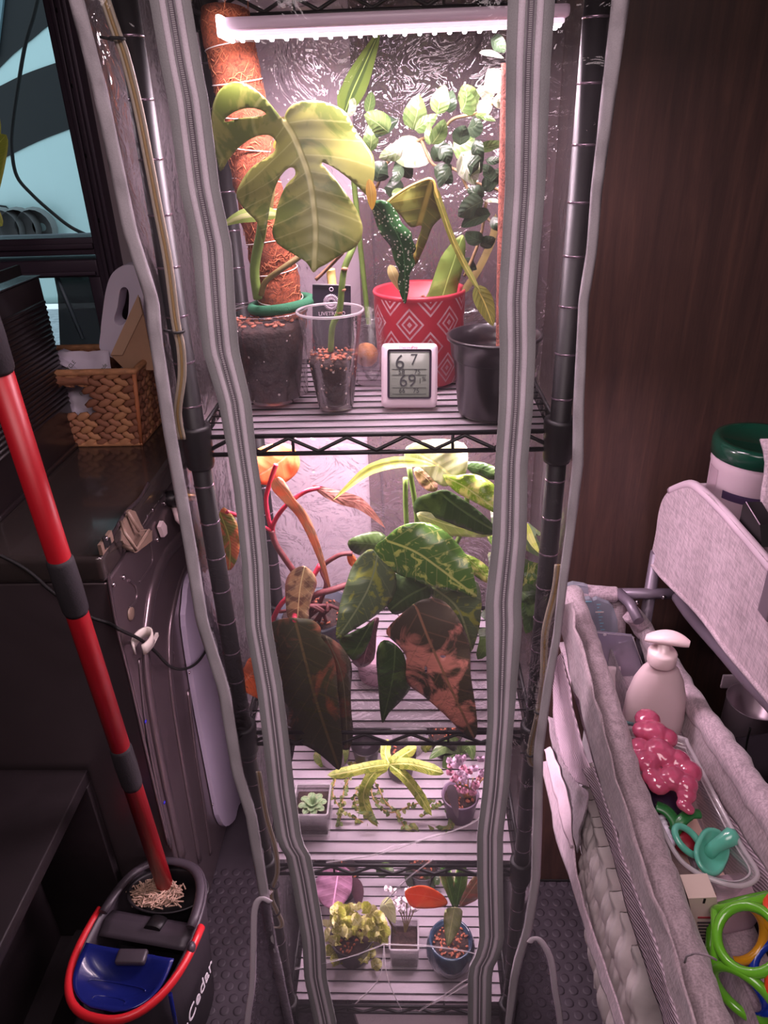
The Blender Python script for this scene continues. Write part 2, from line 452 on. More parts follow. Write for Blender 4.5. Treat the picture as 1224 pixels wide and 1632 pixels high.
struct('insect_screen', MB().prism([W(*p, Y=.945) for p in ((82, 420), (160, 418), (172, 560), (96, 560), (92, 470))], (0, .002, 0)), M_screen, win)
struct('screen_track', MB().tube([W(84, 425, Y=.94), W(132, 540, Y=.94)], .0045, 6), pmat('track_grey', (120, 140, 150), .4), win)
# ---------------- outdoors ----------------
M_white_t = pmat('trailer_white', (205, 235, 235), .35, coat=.3)
M_black_t = pmat('trailer_black', (22, 24, 28), .6)
tr = thing('travel_trailer', 'white travel trailer with black swoosh graphics outside the window', 'trailer', (-1.9, 3.0, .9))
obj('body', MB().bx((-4.5, 3.0, .95), (1.0, 5.2, 3.6), .05), M_white_t, tr)
def swoosh(pts): obj('swoosh', MB().prism([W(p.x, p.y, Y=2.998) for p in smooth_line([(a, b, 0) for a, b in pts], 4, True)], (0, -.004, 0)), M_black_t, tr)
swoosh([(-40, 60), (14, -20), (90, -60), (150, 20), (120, 50), (88, 36), (50, 64), (20, 88), (-40, 140)])
swoosh([(-60, 160), (-10, 142), (40, 118), (103, 96), (160, 80), (190, 150), (160, 180), (120, 202), (60, 226), (0, 256), (-60, 290)])
obj('vent_strip', MB().prism([W(*p, Y=2.997) for p in ((-30, -30), (12, -30), (-2, 90), (-30, 100))], (0, -.02, 0)), pmat('vent_blue', (120, 150, 160), .5), tr)
obj('wheel_skirt', MB().prism([W(*p, Y=2.997) for p in ((-60, 318), (10, 328), (44, 366), (60, 400), (-60, 400))], (0, -.01, 0)), M_black_t, tr)
for k in range(3):
    c = W(8+26*k, 364, Y=2.94); obj('wheel', MB().lathe([(.02, -.05), (.05, -.05), (.09, -.03), (.10, 0), (.09, .04)], c, 20, tilt=Matrix.Rotation(PI/2, 3, 'X')), pmat('wheel_grey', (120, 120, 120), .4), tr)
single('power_hose', MB().tube([p for p in smooth_line([W(a, b, Y=1.7) for a, b in ((66, -30), (55, 20), (41, 68), (30, 130), (20, 200), (19, 240), (27, 281), (51, 310), (82, 338), (113, 362), (150, 380), (190, 400))], 6)], .006, 8), M_seam, 'black hose hanging in a curve outside the window', 'hose')
struct('ground', MB().bx((-8, 1.1, -.4), (5, 9, -.3)), pmat('gravel', (150, 160, 165), .9, var=.3, vscale=14))
hd = MB()
for k in range(90): hd.ball((random.uniform(-3.2, -1.2), random.uniform(2.2, 2.7), random.uniform(-.2, .75)), random.uniform(.05, .10), 1)
o = single('hedge', hd, pmat('hedge_green', (88, 120, 60), .8, var=.5, vscale=30), 'green shrubs beyond the lower window pane', 'shrub'); o['kind'] = 'stuff'

# ---------------- washer ----------------
M_wash = pmat('washer_grey', (120, 106, 110), .30, metal=.8, var=.06, vscale=6)
M_washtop = pmat('washer_top', (66, 58, 56), .22, metal=.3, coat=.6, var=.08, vscale=8, bump=.06, bscale=40)
M_bolt = pmat('bolt_steel', (200, 190, 195), .25, metal=1)
wz = 1.105; wxr = -.480; wy0 = .185; wy1 = .82
ws = thing('washing_machine', 'dark grey washing machine seen from its rear corner left of the rack', 'washer', (-.8, .5, 0))
obj('cabinet', MB().bx((-1.15, wy0, .034), (wxr, wy1, wz-.055), .006), M_wash, ws)
obj('top_panel', MB().bx((-1.16, wy0-.008, wz-.052), (wxr+.004, wy1+.004, wz), .012, 3), M_washtop, ws)
for x_, y_ in ((-1.1, .24), (-.53, .24), (-.53, .76), (-1.1, .76)): obj('foot', MB().lathe([(.022, 0), (.024, .01), (.012, .014), (.012, .032)], (x_, y_, 0), 16, caps=True), M_seam, ws)
def wp(x, y, off=0): return W(x, y, X=wxr+off)
def ridge(pts, r, flat=.45, name='pressed_ridge', m=None):
    obj(name, MB().tube(smooth_line([wp(a, b, .001) for a, b in pts], 6), r, 10, flat=flat, nrm=(1, 0, 0)), m or M_wash, ws)
ridge([(306, 840), (268, 880), (246, 930), (236, 985), (232, 1040), (240, 1120), (262, 1240), (290, 1365)], .017)
ridge([(318, 870), (292, 915), (276, 975), (270, 1040), (276, 1120), (292, 1220), (318, 1372)], .010)
ridge([(222, 1050), (232, 1150), (250, 1250), (272, 1350)], .006)
ridge([(300, 1100), (312, 1200), (326, 1290), (336, 1360)], .008)
ridge([(170, 905), (186, 1000), (206, 1080), (238, 1220), (268, 1345)], .005, .6)
ridge([(236, 770), (222, 795), (198, 820), (172, 868)], .004, .7)
ridge([(205, 925), (216, 935), (217, 955), (206, 970)], .003, .8)
ridge([(238, 858), (243, 890), (238, 905), (222, 928)], .002, .8)
ridge([(262, 770), (238, 800), (215, 830)], .0022, .8, 'wire_loop')
# round rear cover plate
pl = smooth_line([(a, b, 0) for a, b in ((288, 998), (289, 960), (292, 930), (300, 910), (316, 890), (345, 880), (372, 900), (390, 950), (398, 1050), (396, 1180), (390, 1255), (374, 1284), (368, 1306), (353, 1317), (343, 1303), (338, 1282), (322, 1200), (305, 1110))], 3, True)
M_plate = pmat('plate_grey', (176, 164, 184), .42, metal=.2)
def wpc(x, y, o):
    p = wp(x, y, o)
    if p.y > .80: p = Vector((p.x, .80, W(x, y, Y=.80).z))
    return p
obj('rear_cover', MB().prism([wpc(p.x, p.y, .002) for p in pl], (.012, 0, 0)), M_plate, ws)
ridge([(300, 1003), (302, 1026), (322, 1020), (340, 1012)], .0022, .8, 'plate_crease', M_plate)
for a, b in ((302, 1072), (339, 1282)): obj('screw', MB().ball(wp(a, b, .015), (.002, .004, .004), 1), M_bolt, ws)
for a, b in ((197, 920), (251, 860), (262, 802), (243, 812), (234, 822), (181, 932)): obj('screw', MB().ball(wp(a, b, .002), (.004, .006, .006), 1), M_bolt, ws)
for a, b in ((232, 1150), (262, 1279)): obj('marker_dot', MB().ball(wp(a, b, .006), (.002, .005, .0035), 1), pmat('marker_blue', (40, 30, 190), .5), ws, )
# transit bracket, bronze plastic
M_brk = pmat('bracket_tan', (132, 110, 96), .5)
br = MB()
br.prism([wp(a, b, .001) for a, b in ((190, 862), (193, 832), (202, 812), (211, 815), (220, 835), (228, 850), (238, 845), (238, 862), (214, 880), (198, 876))], (.006, 0, 0))
br.tube([wp(193, 832, .012), wp(200, 850, .03), wp(217, 876, .035), wp(237, 845, .03), wp(222, 846, .02), wp(203, 815, .012)], .0035, 6)
br.tube([wp(197, 870, .006), wp(217, 878, .034)], .004, 6)
obj('hose_bracket', br, M_brk, ws)
vt = MB().bx(wp(159, 885, .001), wp(178, 845, .007)); obj('slotted_cap', vt, M_brk, ws)
for k in range(3):
    a = 166+4*k; obj('slot', MB().bx(wp(a, 852+2*k, .0065), wp(a+2.5, 876-3*k, .0082)), M_seam, ws)
obj('screw', MB().ball(wp(170, 858, .008), (.003, .005, .005), 1), M_bolt, ws)
obj('inlet_valve', MB().lathe([(.016, -.01), (.018, .0), (.018, .018), (.014, .02), (.014, .04)], wp(270, 795, .002), 20, tilt=Matrix.Rotation(PI/2, 3, 'Y'), caps=True), pmat('black_plastic', (26, 22, 24), .4), ws)
obj('brass_coupling', MB().lathe([(.013, 0), (.015, .003), (.015, .02), (.012, .024), (.012, .05)], wp(284, 790, .03), 20, tilt=Matrix.Rotation(PI/2, 3, 'Y'), caps=True), pmat('brass', (165, 130, 80), .3, metal=.9), ws)
M_pink = pmat('pale_clip', (212, 190, 190), .5)
obj('hose_tab', MB().tube([wp(279, 808, .01), wp(284, 826, .02), wp(292, 835, .02), wp(300, 830, .02)], .008, 8), M_pink, ws)
obj('hose_tab', MB().prism([wp(a, b, .004) for a, b in ((254, 830), (260, 838), (261, 850), (256, 856), (250, 840))], (.008, 0, 0)), M_pink, ws)
obj('grommet', MB().lathe([(.008, 0), (.013, .003), (.016, 0)], wp(275, 1050, .001), 20, tilt=Matrix.Rotation(PI/2, 3, 'Y')), M_wash, ws)
obj('knockout', MB().lathe([(.0001, .001), (.012, .003), (.013, 0)], wp(208, 978, .001), 20, tilt=Matrix.Rotation(PI/2, 3, 'Y')), M_brk, ws)
# cable clip (loop with pad)
cl = MB(); c0 = wp(228, 1022, .03)
ring = [c0+Vector((.016*math.cos(a), .028*math.sin(a), 0)) for a in [i*PI/10-PI*.35 for i in range(18)]]
cl2 = MB()
for sgn in (0, 1):
    pass
cl2.tube(ring, .012, 8, flat=1, nrm=(0, 0, 1))
t = bmesh.new()
clp = MB(); vsA = []
for k, p in enumerate(ring):
    vsA.append((clp.v(p+Vector((0, 0, .011))), clp.v(p-Vector((0, 0, .011)))))
for a, b in zip(vsA, vsA[1:]): clp.face([a[0], b[0], b[1], a[1]])
cl2.bm.free(); t.free()
cpt = thing('cable_clip', 'ivory plastic cable clip stuck on the rear of the washer', 'clip', wp(228, 1022, .001))
M_ivory = pmat('clip_ivory', (216, 205, 196), .45)
obj('loop', clp, M_ivory, cpt, solid=.003)
obj('adhesive_pad', MB().bx(wp(241, 1030, .001), wp(252, 1008, .006)), M_ivory, cpt)
cp = [W(a, b, Y=.165) for a, b in ((-30, 872), (0, 885), (31, 901), (55, 918), (82, 942), (137, 980))]+[W(172, 993, Y=.170)]+[wp(a, b, .022) for a, b in ((192, 1004), (223, 1019), (247, 1038), (271, 1062), (295, 1066), (316, 1054), (331, 1030), (338, 1000))]
single('black_cable', MB().tube(smooth_line(cp, 6), .0032, 8), M_seam, 'black power cord crossing the washer and drooping through the ivory clip', 'cord')
# ---------------- black ribbed appliance on the washer ----------------
M_app = pmat('appliance_black', (38, 30, 32), .35, coat=.2)
ap = thing('ribbed_appliance', 'black box appliance with a ribbed side standing on the washer', 'appliance', (-.87, .5, wz))
ax = -.716; ay0, ay1 = .31, .682; az1 = 1.475
obj('body', MB().bx((-1.05, ay0, wz+.002), (ax, ay1, az1), .004), M_app, ap)
obj('base', MB().bx((-1.06, ay0-.003, wz), (ax+.006, ay1+.004, wz+.012), .004), M_app, ap)
obj('top_plate', MB().bx((-1.05, ay0, az1), (ax+.002, ay1+.002, az1+.003), .001), pmat('appliance_top', (60, 58, 62), .25), ap)
nr = 22
for k in range(nr):
    z = 1.205+k*(1.425-1.205)/(nr-1)
    obj('rib', MB().tube([(ax, ay0+.002, z), (ax, ay1-.006, z), (ax-.006, ay1, z)], .0042, 6), M_app, ap)
obj('handle_recess', MB().bx(W(0, 452, X=ax+.0025), W(26, 422, X=ax-.004)), M_seam, ap)
# ---------------- wicker basket ----------------
M_wick = [pmat('wicker_'+n, c, .65, var=.25, vscale=60, bump=.4, bscale=200, bdist=.0008, stretch=(1, 1, 3)) for n, c in (('tan', (168, 116, 86)), ('brown', (140, 92, 68)), ('honey', (184, 132, 92)))]
bz0 = wz+.001; bx0, bx1, by0, by1 = -.80, -.568, .665, .842; bh = .175
bk = thing('wicker_basket', 'brown woven basket with a cut-out handle standing on the washer', 'basket', ((bx0+bx1)/2, (by0+by1)/2, bz0))
fl = .055   # how far the walls lean outwards to the top
def bpt(side, s, z):
    k = z/bh; e = fl*k*.4
    if side == 0: return Vector((bx0-e+(bx1-bx0+2*e)*s, by0-e*.7, bz0+z))
    if side == 1: return Vector((bx1+e, by0-e*.7+(by1-by0+e*1.4)*s, bz0+z))
    if side == 2: return Vector((bx1+e-(bx1-bx0+2*e)*s, by1+e*.7, bz0+z))
    return Vector((bx0-e, by1+e*.7-(by1-by0+e*1.4)*s, bz0+z))
seg_me = {}
def strand(a, b, r, mi, nrm):
    d = b-a; L = d.length
    if mi not in seg_me:
        q = MB().ball((0, 0, 0), (1, 1, 1), 1); me = bpy.data.meshes.new('wicker_strand'); q.bm.to_mesh(me); q.bm.free(); me.materials.append(M_wick[mi]); seg_me[mi] = me
    o = bpy.data.objects.new('wicker_strand', seg_me[mi]); COL.objects.link(o); o.parent = bk
    x = d.normalized(); y = (nrm-x*nrm.dot(x)).normalized(); z = x.cross(y)
    M = Matrix(((x.x, y.x, z.x), (x.y, y.y, z.y), (x.z, y.z, z.z))).to_4x4()
    o.matrix_local = Matrix.Translation((a+b)/2-bk.location) @ M @ Matrix.Diagonal((L*.60, r*.75, r, 1))
nrows = 11; nrm_ = [Vector((0, -1, 0)), Vector((1, 0, 0)), Vector((0, 1, 0)), Vector((-1, 0, 0))]
for side, cols in ((0, 9), (1, 7), (2, 9)):
    for r_ in range(nrows):
        z0 = bh*(r_+.1)/nrows; z1 = bh*(r_+1)/nrows
        if side == 2 and r_ < 5: continue
        for c_ in range(cols):
            s0 = (c_+(.5 if r_ % 2 else 0))/cols; s1 = s0+1.05/cols
            if s0 > .97: continue
            if side == 0 and 5 <= r_ < 9 and (s0+s1)/2 < .58: continue   # the hand hole
            up = r_ % 2 == 0
            a = bpt(side, max(0, s0), z0 if up else z1); b = bpt(side, min(1, s1), z1 if up else z0)
            strand(a, b, .0098, (r_*3+c_*5+side) % 3, nrm_[side])
obj('lining', MB().grid(lambda u, v: bpt(0, u, v*bh*.42)+Vector((0, .006, 0)), 4, 3).grid(lambda u, v: bpt(1, u, v*bh)+Vector((-.006, 0, 0)), 4, 3).grid(lambda u, v: bpt(2, u, v*bh)+Vector((0, -.006, 0)), 4, 3).grid(lambda u, v: bpt(0, .62+.38*u, v*bh)+Vector((0, .006, 0)), 2, 3), M_wick[1], bk)
hp = [bpt(0, u*.64, bh*.90) for u in [i/20 for i in range(21)]]
obj('handle', MB().tube(hp, .011, 8), M_wick[1], bk)
for i in range(24):
    c = bpt(0, i/24*.64, bh*.90); strand(c+Vector((.003, -.004, -.011)), c+Vector((-.002, -.004, .011)), .0035, i % 2, Vector((0, -1, 0)))
rim = []
for side in range(4): rim += [bpt(side, u/8, bh*1.0) for u in range(8)]
obj('rim', MB().tube(rim, .0075, 8, closed=True), M_wick[2], bk)
obj('corner_binding', MB().tube([bpt(1, 0, 0), bpt(1, 0, bh)], .005, 8), pmat('wicker_edge', (190, 118, 76), .6), bk)
obj('bottom_rim', MB().tube([bpt(0, u/8, .004) for u in range(9)]+[bpt(1, u/8, .004) for u in range(1, 9)], .006, 8), M_wick[2], bk)
# things in the basket
M_jug = pmat('jug_white', (236, 226, 242), .35, spec=.5)
jo = smooth_line([(a, b, 0) for a, b in ((161, 560), (160, 530), (163, 500), (168, 465), (176, 440), (190, 426), (206, 422), (222, 430), (228, 455), (228, 500), (222, 560), (200, 575))], 4, True)
jh = smooth_line([(a, b, 0) for a, b in ((190, 470), (193, 460), (200, 458), (205, 466), (205, 485), (203, 505), (196, 517), (186, 517), (182, 508), (187, 490))], 3, True)
jy = .742; r_ = geometry.delaunay_2d_cdt([Vector((p.x, p.y)) for p in jo+jh], [(i, (i+1) % len(jo)) for i in range(len(jo))]+[(len(jo)+i, len(jo)+(i+1) % len(jh)) for i in range(len(jh))], [], 0, 1e-5)
jm = MB(); jp = [(p.x, p.y) for p in jo]; jq = [(p.x, p.y) for p in jh]
fv = [jm.v(W(p.x, p.y, Y=jy)) for p in r_[0]]; bv = [jm.v(v.co+Vector((0, .05, 0))) for v in fv]
for f in r_[2]:
    cx = sum(r_[0][i].x for i in f)/3; cy = sum(r_[0][i].y for i in f)/3
    if pip(cx, cy, jp) and not pip(cx, cy, jq):
        jm.face([fv[i] for i in f]); jm.face([bv[i] for i in reversed(f)])
bmesh.ops.recalc_face_normals(jm.bm, faces=jm.bm.faces[:])
be = [e for e in jm.bm.edges if len(e.link_faces) == 1 and e.verts[0] in fv]
mp = dict(zip(fv, bv))
for e in be: jm.face([e.verts[0], e.verts[1], mp[e.verts[1]], mp[e.verts[0]]])
jg = thing('plastic_jug', 'white plastic jug with a moulded grip standing in the wicker basket', 'jug', (-.60, .77, bz0+.01))
jb = obj('body', jm, M_jug, jg)
bv_ = jb.modifiers.new('bev', 'BEVEL'); bv_.width = .009; bv_.segments = 4; bv_.limit_method = 'ANGLE'
obj('lower_body', MB().bx((-.655, .735, bz0+.008), (-.585, .80, bz0+.12), .012, 3), M_jug, jg)
M_card = pmat('cardboard', (186, 148, 118), .8, var=.06, bump=.1, bscale=120)
single('cardboard_flap', MB().prism([W(a, b, Y=.715) for a, b in ((176, 566), (222, 474), (228, 500), (246, 590), (200, 590))], (0, .004, 0)), M_card, 'brown cardboard sheet leaning in the wicker basket', 'cardboard')
single('cardboard_edge', MB().prism([W(a, b, Y=.710) for a, b in ((176, 566), (220, 470), (227, 500), (195, 566))], (0, .003, 0)), pmat('cardboard_light', (204, 168, 138), .8), 'paler folded cardboard flap in front of the brown sheet', 'cardboard')
M_bag = pmat('bag_white', (222, 212, 226), .6, var=.05)
bg = thing('paper_bag', 'crumpled white printed bag inside the wicker basket', 'bag', (-.69, .74, bz0+.01))
def bagf(u, v):
    x = -.785+.16*u; z = bz0+.01+.19*v
    return Vector((x, .70+.012*noise.noise(Vector((x*30, z*30, 1)))+.03*v*v, z+.006*noise.noise(Vector((x*60, 2, 2)))))
obj('front', MB().grid(bagf, 14, 14), M_bag, bg, solid=.002)
obj('fold', MB().grid(lambda u, v: Vector((-.785+.17*u, .70+.09*v, bz0+.155+.03*math.sin(u*6)+.025*noise.noise(Vector((u*5, v*5, 3))))), 14, 8), M_bag, bg, solid=.002)
M_ink = pmat('ink_green', (70, 84, 62), .7)
Rd = FACECAM @ Matrix.Rotation(.75, 3, 'Z')
text('print', 'Recyclable bag made\nin Kansas', M_ink, bg, W(152, 608, Y=.690), .012, Rd, .0001)
text('print', 'RECYCLE', M_ink, bg, W(109, 588, Y=.690), .012, Rd, .0001)
# little plant cut by the left edge of the frame
wp_ = thing('windowsill_plant', 'yellow-green leafy plant at the left edge above the black appliance', 'plant', (-.93, .6, az1+.003))
M_ylw = leafmat('leaf_windowsill', (150, 160, 60), edge=(190, 190, 90))
obj('pot', MB().lathe([(.03, 0), (.04, .06), (.036, .06), (.034, .05), (.0001, .05)], (-.93, .6, az1+.003), 20), pmat('terracotta', (150, 100, 70), .7), wp_)
for P_ in ([(-30, 350, .6), (-12, 250, .6), (10, 215, .6)], [(-30, 350, .6), (-20, 340, .59), (4, 360, .59)], [(-30, 350, .6), (-25, 290, .6), (-2, 180, .6)]): pleaf(wp_, P_, .045, M_ylw)
# ---------------- mop, bucket, cabinet ----------------
M_red = pmat('mop_red', (172, 22, 34), .4); M_grip = pmat('grip_black', (44, 40, 44), .7, bump=.3, bscale=300)
mt = Vector((-.455, -.02, 1.56)); mt = W(-38, 480, Y=-.03); mbm = W(262, 1408, Z=.31)
def mp_at(y):
    # point of the pole's axis at frame height y
    lo, hi = 0., 1.
    for _ in range(40):
        m = (lo+hi)/2; p = mt.lerp(mbm, m); d = p-CAM; yy = CY-FPX*d.dot(UP)/d.dot(FW)
        if yy < y: lo = m
        else: hi = m
    return mt.lerp(mbm, lo)
mop = thing('spin_mop', 'red mop pole with dark grips standing in the mop bucket', 'mop', mbm)
obj('pole', MB().tube([mp_at(590), mp_at(1000), mbm], [.0160, .0165, .0175], 20), M_red, mop)
for a, b in ((480, 592), (888, 975), (1188, 1252)): obj('grip', MB().tube([mp_at(a), mp_at(a+6), mp_at((a+b)/2), mp_at(b-6), mp_at(b)], [.0165, .0188, .0195, .0188, .0170], 20), M_grip, mop)
fr = MB(); random.seed(3)
mc = W(250, 1425, Z=.300)
for k in range(260):
    a = random.random()*2*PI; r_ = math.sqrt(random.random()); p = mc+Vector((r_*.048*math.cos(a), r_*.027*math.sin(a), random.uniform(-.012, .004)))
    fr.tube([p, p+Vector((random.uniform(-.012, .012), random.uniform(-.012, .012), .012)), p+Vector((random.uniform(-.02, .02), random.uniform(-.014, .014), .004))], .0018, 4, caps=False)
o = obj('mop_strands', fr, pmat('mop_cotton', (190, 158, 138), .9, var=.3, vscale=200), mop); o['kind'] = 'stuff'
# bucket: rounded long body, opening rim tilted with its long side along the room's depth
M_bgrey = pmat('bucket_grey', (62, 55, 62), .42); M_bblue = pmat('basin_blue', (24, 32, 100), .22, coat=.5)
M_bred = pmat('handle_red', (200, 36, 44), .35)
bc = Vector((-.505, .030, 0)); ang = math.radians(9)
BR = Matrix.Rotation(-ang, 3, 'Z')
def bkp(a, sx, sy, z, e=2.6):
    ca, sa = math.cos(a), math.sin(a)
    x = sx*math.copysign(abs(ca)**(2/e), ca); y = sy*math.copysign(abs(sa)**(2/e), sa)
    return bc+BR @ Vector((x, y, 0))+Vector((0, 0, z))
bu = thing('mop_bucket', 'grey spin mop bucket with a blue splash guard and red handle on the floor', 'bucket', bc)
def shell(m, levels, e=2.6, n=48, cap=False):
    R_ = []
    for sx, sy, z in levels: R_.append([m.v(bkp(2*PI*k/n, sx, sy, z, e)) for k in range(n)])
    for A, B in zip(R_, R_[1:]):
        for k in range(n): m.face([A[k], A[(k+1) % n], B[(k+1) % n], B[k]])
    if cap: m.face(R_[0][::-1], smooth=False)
    return m
obj('body', shell(MB(), [(.070, .105, 0), (.082, .122, .004), (.100, .158, .30), (.106, .164, .318), (.106, .164, .326), (.100, .157, .326), (.098, .155, .30), (.08, .12, .03)], cap=True), M_bgrey, bu, solid=0)
# deck inside the rim: wringer well (far), pedal slot, splash area (near)
dk = MB()
def deck(u, v):
    a, b = (u-.5)*2, (v-.5)*2
    return bc+BR @ Vector((a*.094*math.sqrt(max(0, 1-.75*abs(b)**4)), b*.150, 0))+Vector((0, 0, .300))
obj('deck', MB().grid(lambda u, v: deck(u, .46+.18*v)+Vector((0, 0, .012-.02*abs(v-.5))), 10, 6), M_bgrey, bu, solid=.004)
well = MB(); wc = bc+BR @ Vector((.004, .098, .31))
well.lathe([(1, 0), (.98, .004), (.9, -.002), (.82, -.03), (.8, -.08), (.0001, -.08)], wc, 40, sx=.088, sy=.052)
for v in well.bm.verts: v.co = wc+Vector(((v.co.x-wc.x), (v.co.y-wc.y), (v.co.z-wc.z)))
obj('wringer_well', well, pmat('well_dark', (30, 26, 30), .5), bu)
obj('rim_arch', MB().tube([bkp(a, .095, .150, .333) for a in [PI*(.02+.96*i/24) for i in range(25)]], .0095, 10, flat=.7, nrm=(0, 0, 1)), M_bgrey, bu)
obj('inner_tub', MB().grid(lambda u, v: bc+BR @ Vector(((u-.5)*.165, -.045+.06*v, 0))+Vector((0, 0, .235)), 4, 4), pmat('tub_dark', (22, 20, 24), .3), bu)
obj('pedal_slot', MB().tube([bc+BR @ Vector((.012, .012+.03*t, .315-.01*t)) for t in (0, .5, 1)], .018, 12, flat=.4), pmat('slot_dark', (20, 17, 20), .5), bu)
gm = MB()
for k in range(7): gm.tube([bc+BR @ Vector((-.035+.015*k, -.052, .268)), bc+BR @ Vector((-.035+.015*k, -.030, .272))], .0012, 5)
for k in range(2): gm.tube([bc+BR @ Vector((-.04, -.045+.012*k, .27)), bc+BR @ Vector((.06, -.045+.012*k, .27))], .0012, 5)
obj('blue_grille', gm, M_bblue, bu)
def guard(u, v):
    b = v; a = (u-.5)*2
    hw = .092*(1-.0*b)*math.sqrt(max(0.0, 1-(.98*b)**3.2))
    z = .338-.030*math.sin(PI*min(1, b*1.05))*(1-a*a)-.006*b
    return bc+BR @ Vector((a*max(hw, .012), -.048-.104*b, 0))+Vector((0, 0, z))
gd = obj('splash_guard', MB().grid(guard, 20, 16), M_bblue, bu, solid=.004)
for v0_, s_ in ((.55, .42), (.82, .30)): obj('guard_ridge', MB().tube([guard(.5+s_*math.cos(PI*i/16)*.8, v0_-.12*math.sin(PI*i/16))+Vector((0, 0, .0025)) for i in range(17)], .0016, 6), M_bblue, gd)
obj('guard_latch', MB().bx(bc+Vector((-.028, -.074, .332)), bc+Vector((.030, -.046, .346)), .006, 3), M_bgrey, bu)
obj('handle', MB().tube([bkp(a, .112, .168, .322+.012*math.sin(-a), 2.4) for a in [-PI*(-.04+1.08*i/30) for i in range(31)]], .0075, 10, flat=1.3, nrm=(0, 0, 1)), M_bred, bu)
obj('handle_pivot', MB().ball(bkp(-.05, .112, .168, .327), (.008, .012, .012), 2), M_bgrey, bu)
obj('drain_line', MB().tube([bkp(-.5, .112, .168, .31), bkp(-.5, .100, .16, .2), bkp(-.5, .09, .14, .05)], .004, 8), M_bblue, bu)
p0 = bkp(.0, .097, .152, .17)
tr_ = BR @ Matrix(((0, 0, 1), (1, 0, 0), (0, 1, 0)))
text('lettering', 'O·Cedar', pmat('lettering_white', (220, 215, 220), .5), bu, W(312, 1600, X=-.405)+Vector((.0, 0, 0)), .046, tr_, .0006)
# dark open cabinet beside the bucket
M_cab = pmat('cabinet_dark', (34, 27, 30), .5, var=.15, vscale=20, bump=.1, bscale=200)
cx1 = -.610
zt = W(141, 1224, X=cx1).z; zb = W(150, 1420, X=cx1+.02)
cb = thing('low_cabinet', 'dark open-sided low cabinet in the bottom left corner', 'cabinet', (-.95, -.3, 0))
yb = min(.178, W(141, 1224, X=cx1).y)
obj('top_board', MB().bx((-1.5, -1.1, zt-.03), (cx1, yb, zt), .003), M_cab, cb)
obj('end_panel', MB().bx((-1.5, yb-.02, 0), (cx1, yb, zt-.03), .002), M_cab, cb)
obj('plinth', MB().bx((-1.5, -1.1, .0), (-.745, yb-.02, .10), .003), M_cab, cb)
obj('inner_wall', MB().bx((-.80, -1.1, .10), (-.78, yb-.02, zt-.03)), M_cab, cb)

obj('base_rail', MB().prism([W(*q_, Z=.12) for q_ in ((165, 1400), (182, 1392), (76, 1645), (35, 1645))], (0, 0, -.10)), M_cab, cb)
# ---------------- wire rack ----------------
M_wire = pmat('rack_black', (15, 12, 15), .5, coat=.0)
rk = thing('wire_shelving_rack', 'black four-post wire shelving rack inside the clear plastic cover', 'rack', (0, .165, 0))
SX, SD = .225, .33; SZ = [1.387, .888, .570, .127]; TOPZ = 1.885
for px_ in (-SX, SX):
    for py_ in (0, SD):
        p = MB().tube([(px_, py_, .012), (px_, py_, 1.95)], .0125, 20)
        po = obj('post', p, M_wire, rk)
        g = MB()
        for k in range(34): g.lathe([(.0126, -.0012), (.0134, 0), (.0126, .0012)], (px_, py_, .08+.054*k), 20)
        obj('groove_ring', g, pmat('ring_steel', (150, 130, 145), .25, metal=.8) if 'ring_steel' not in bpy.data.materials else bpy.data.materials['ring_steel'], po)
        obj('levelling_foot', MB().lathe([(.014, 0), (.014, .006), (.006, .008), (.006, .014)], (px_, py_, 0), 16, caps=True), M_wire, po)
def shelf(z, front_gap=.024):
    fr_ = MB()
    for yy, sg in ((0, -1), (SD, 1)):
        for dz in (0, -front_gap): fr_.tube([(-SX, yy, z+dz), (SX, yy, z+dz)], .0032, 8)
        n = 6; pts = []
        for k in range(2*n+1): pts.append((-SX+.006+(2*SX-.012)*k/(2*n), yy+sg*.001, z-.003-(front_gap-.006)*(1 if k % 2 == 0 else 0)))
        fr_.tube(pts, .0028, 6)
    for xx in (-SX, SX):
        for dz in (0, -front_gap): fr_.tube([(xx, 0, z+dz), (xx, SD, z+dz)], .0032, 8)
        fr_.tube([(xx, .02+(SD-.04)*k/12, z-.003-(front_gap-.006)*(1 if k % 2 == 0 else 0)) for k in range(13)], .0028, 6)
    sh = obj('shelf', fr_, M_wire, rk)
    for px_ in (-SX, SX):
        for py_ in (0, SD): obj('collar', MB().lathe([(.0130, .016), (.0188, .016), (.0195, .012), (.0178, -.034), (.0165, -.040), (.0128, -.040)], (px_, py_, z), 24), M_wire, sh)
    for xx in (-.105, .095): obj('runner', MB().tube([(xx, 0, z-.024), (xx, .004, z-.004), (xx, SD-.004, z-.004), (xx, SD, z-.024)], .0022, 6), M_wire, sh)
    for k in range(13): obj('wire', MB().tube([(-SX, .024*(k+1), z+.0006), (SX, .024*(k+1), z+.0006)], .0012, 6), M_wire, sh)
    return sh
for z in SZ+[TOPZ]: shelf(z)
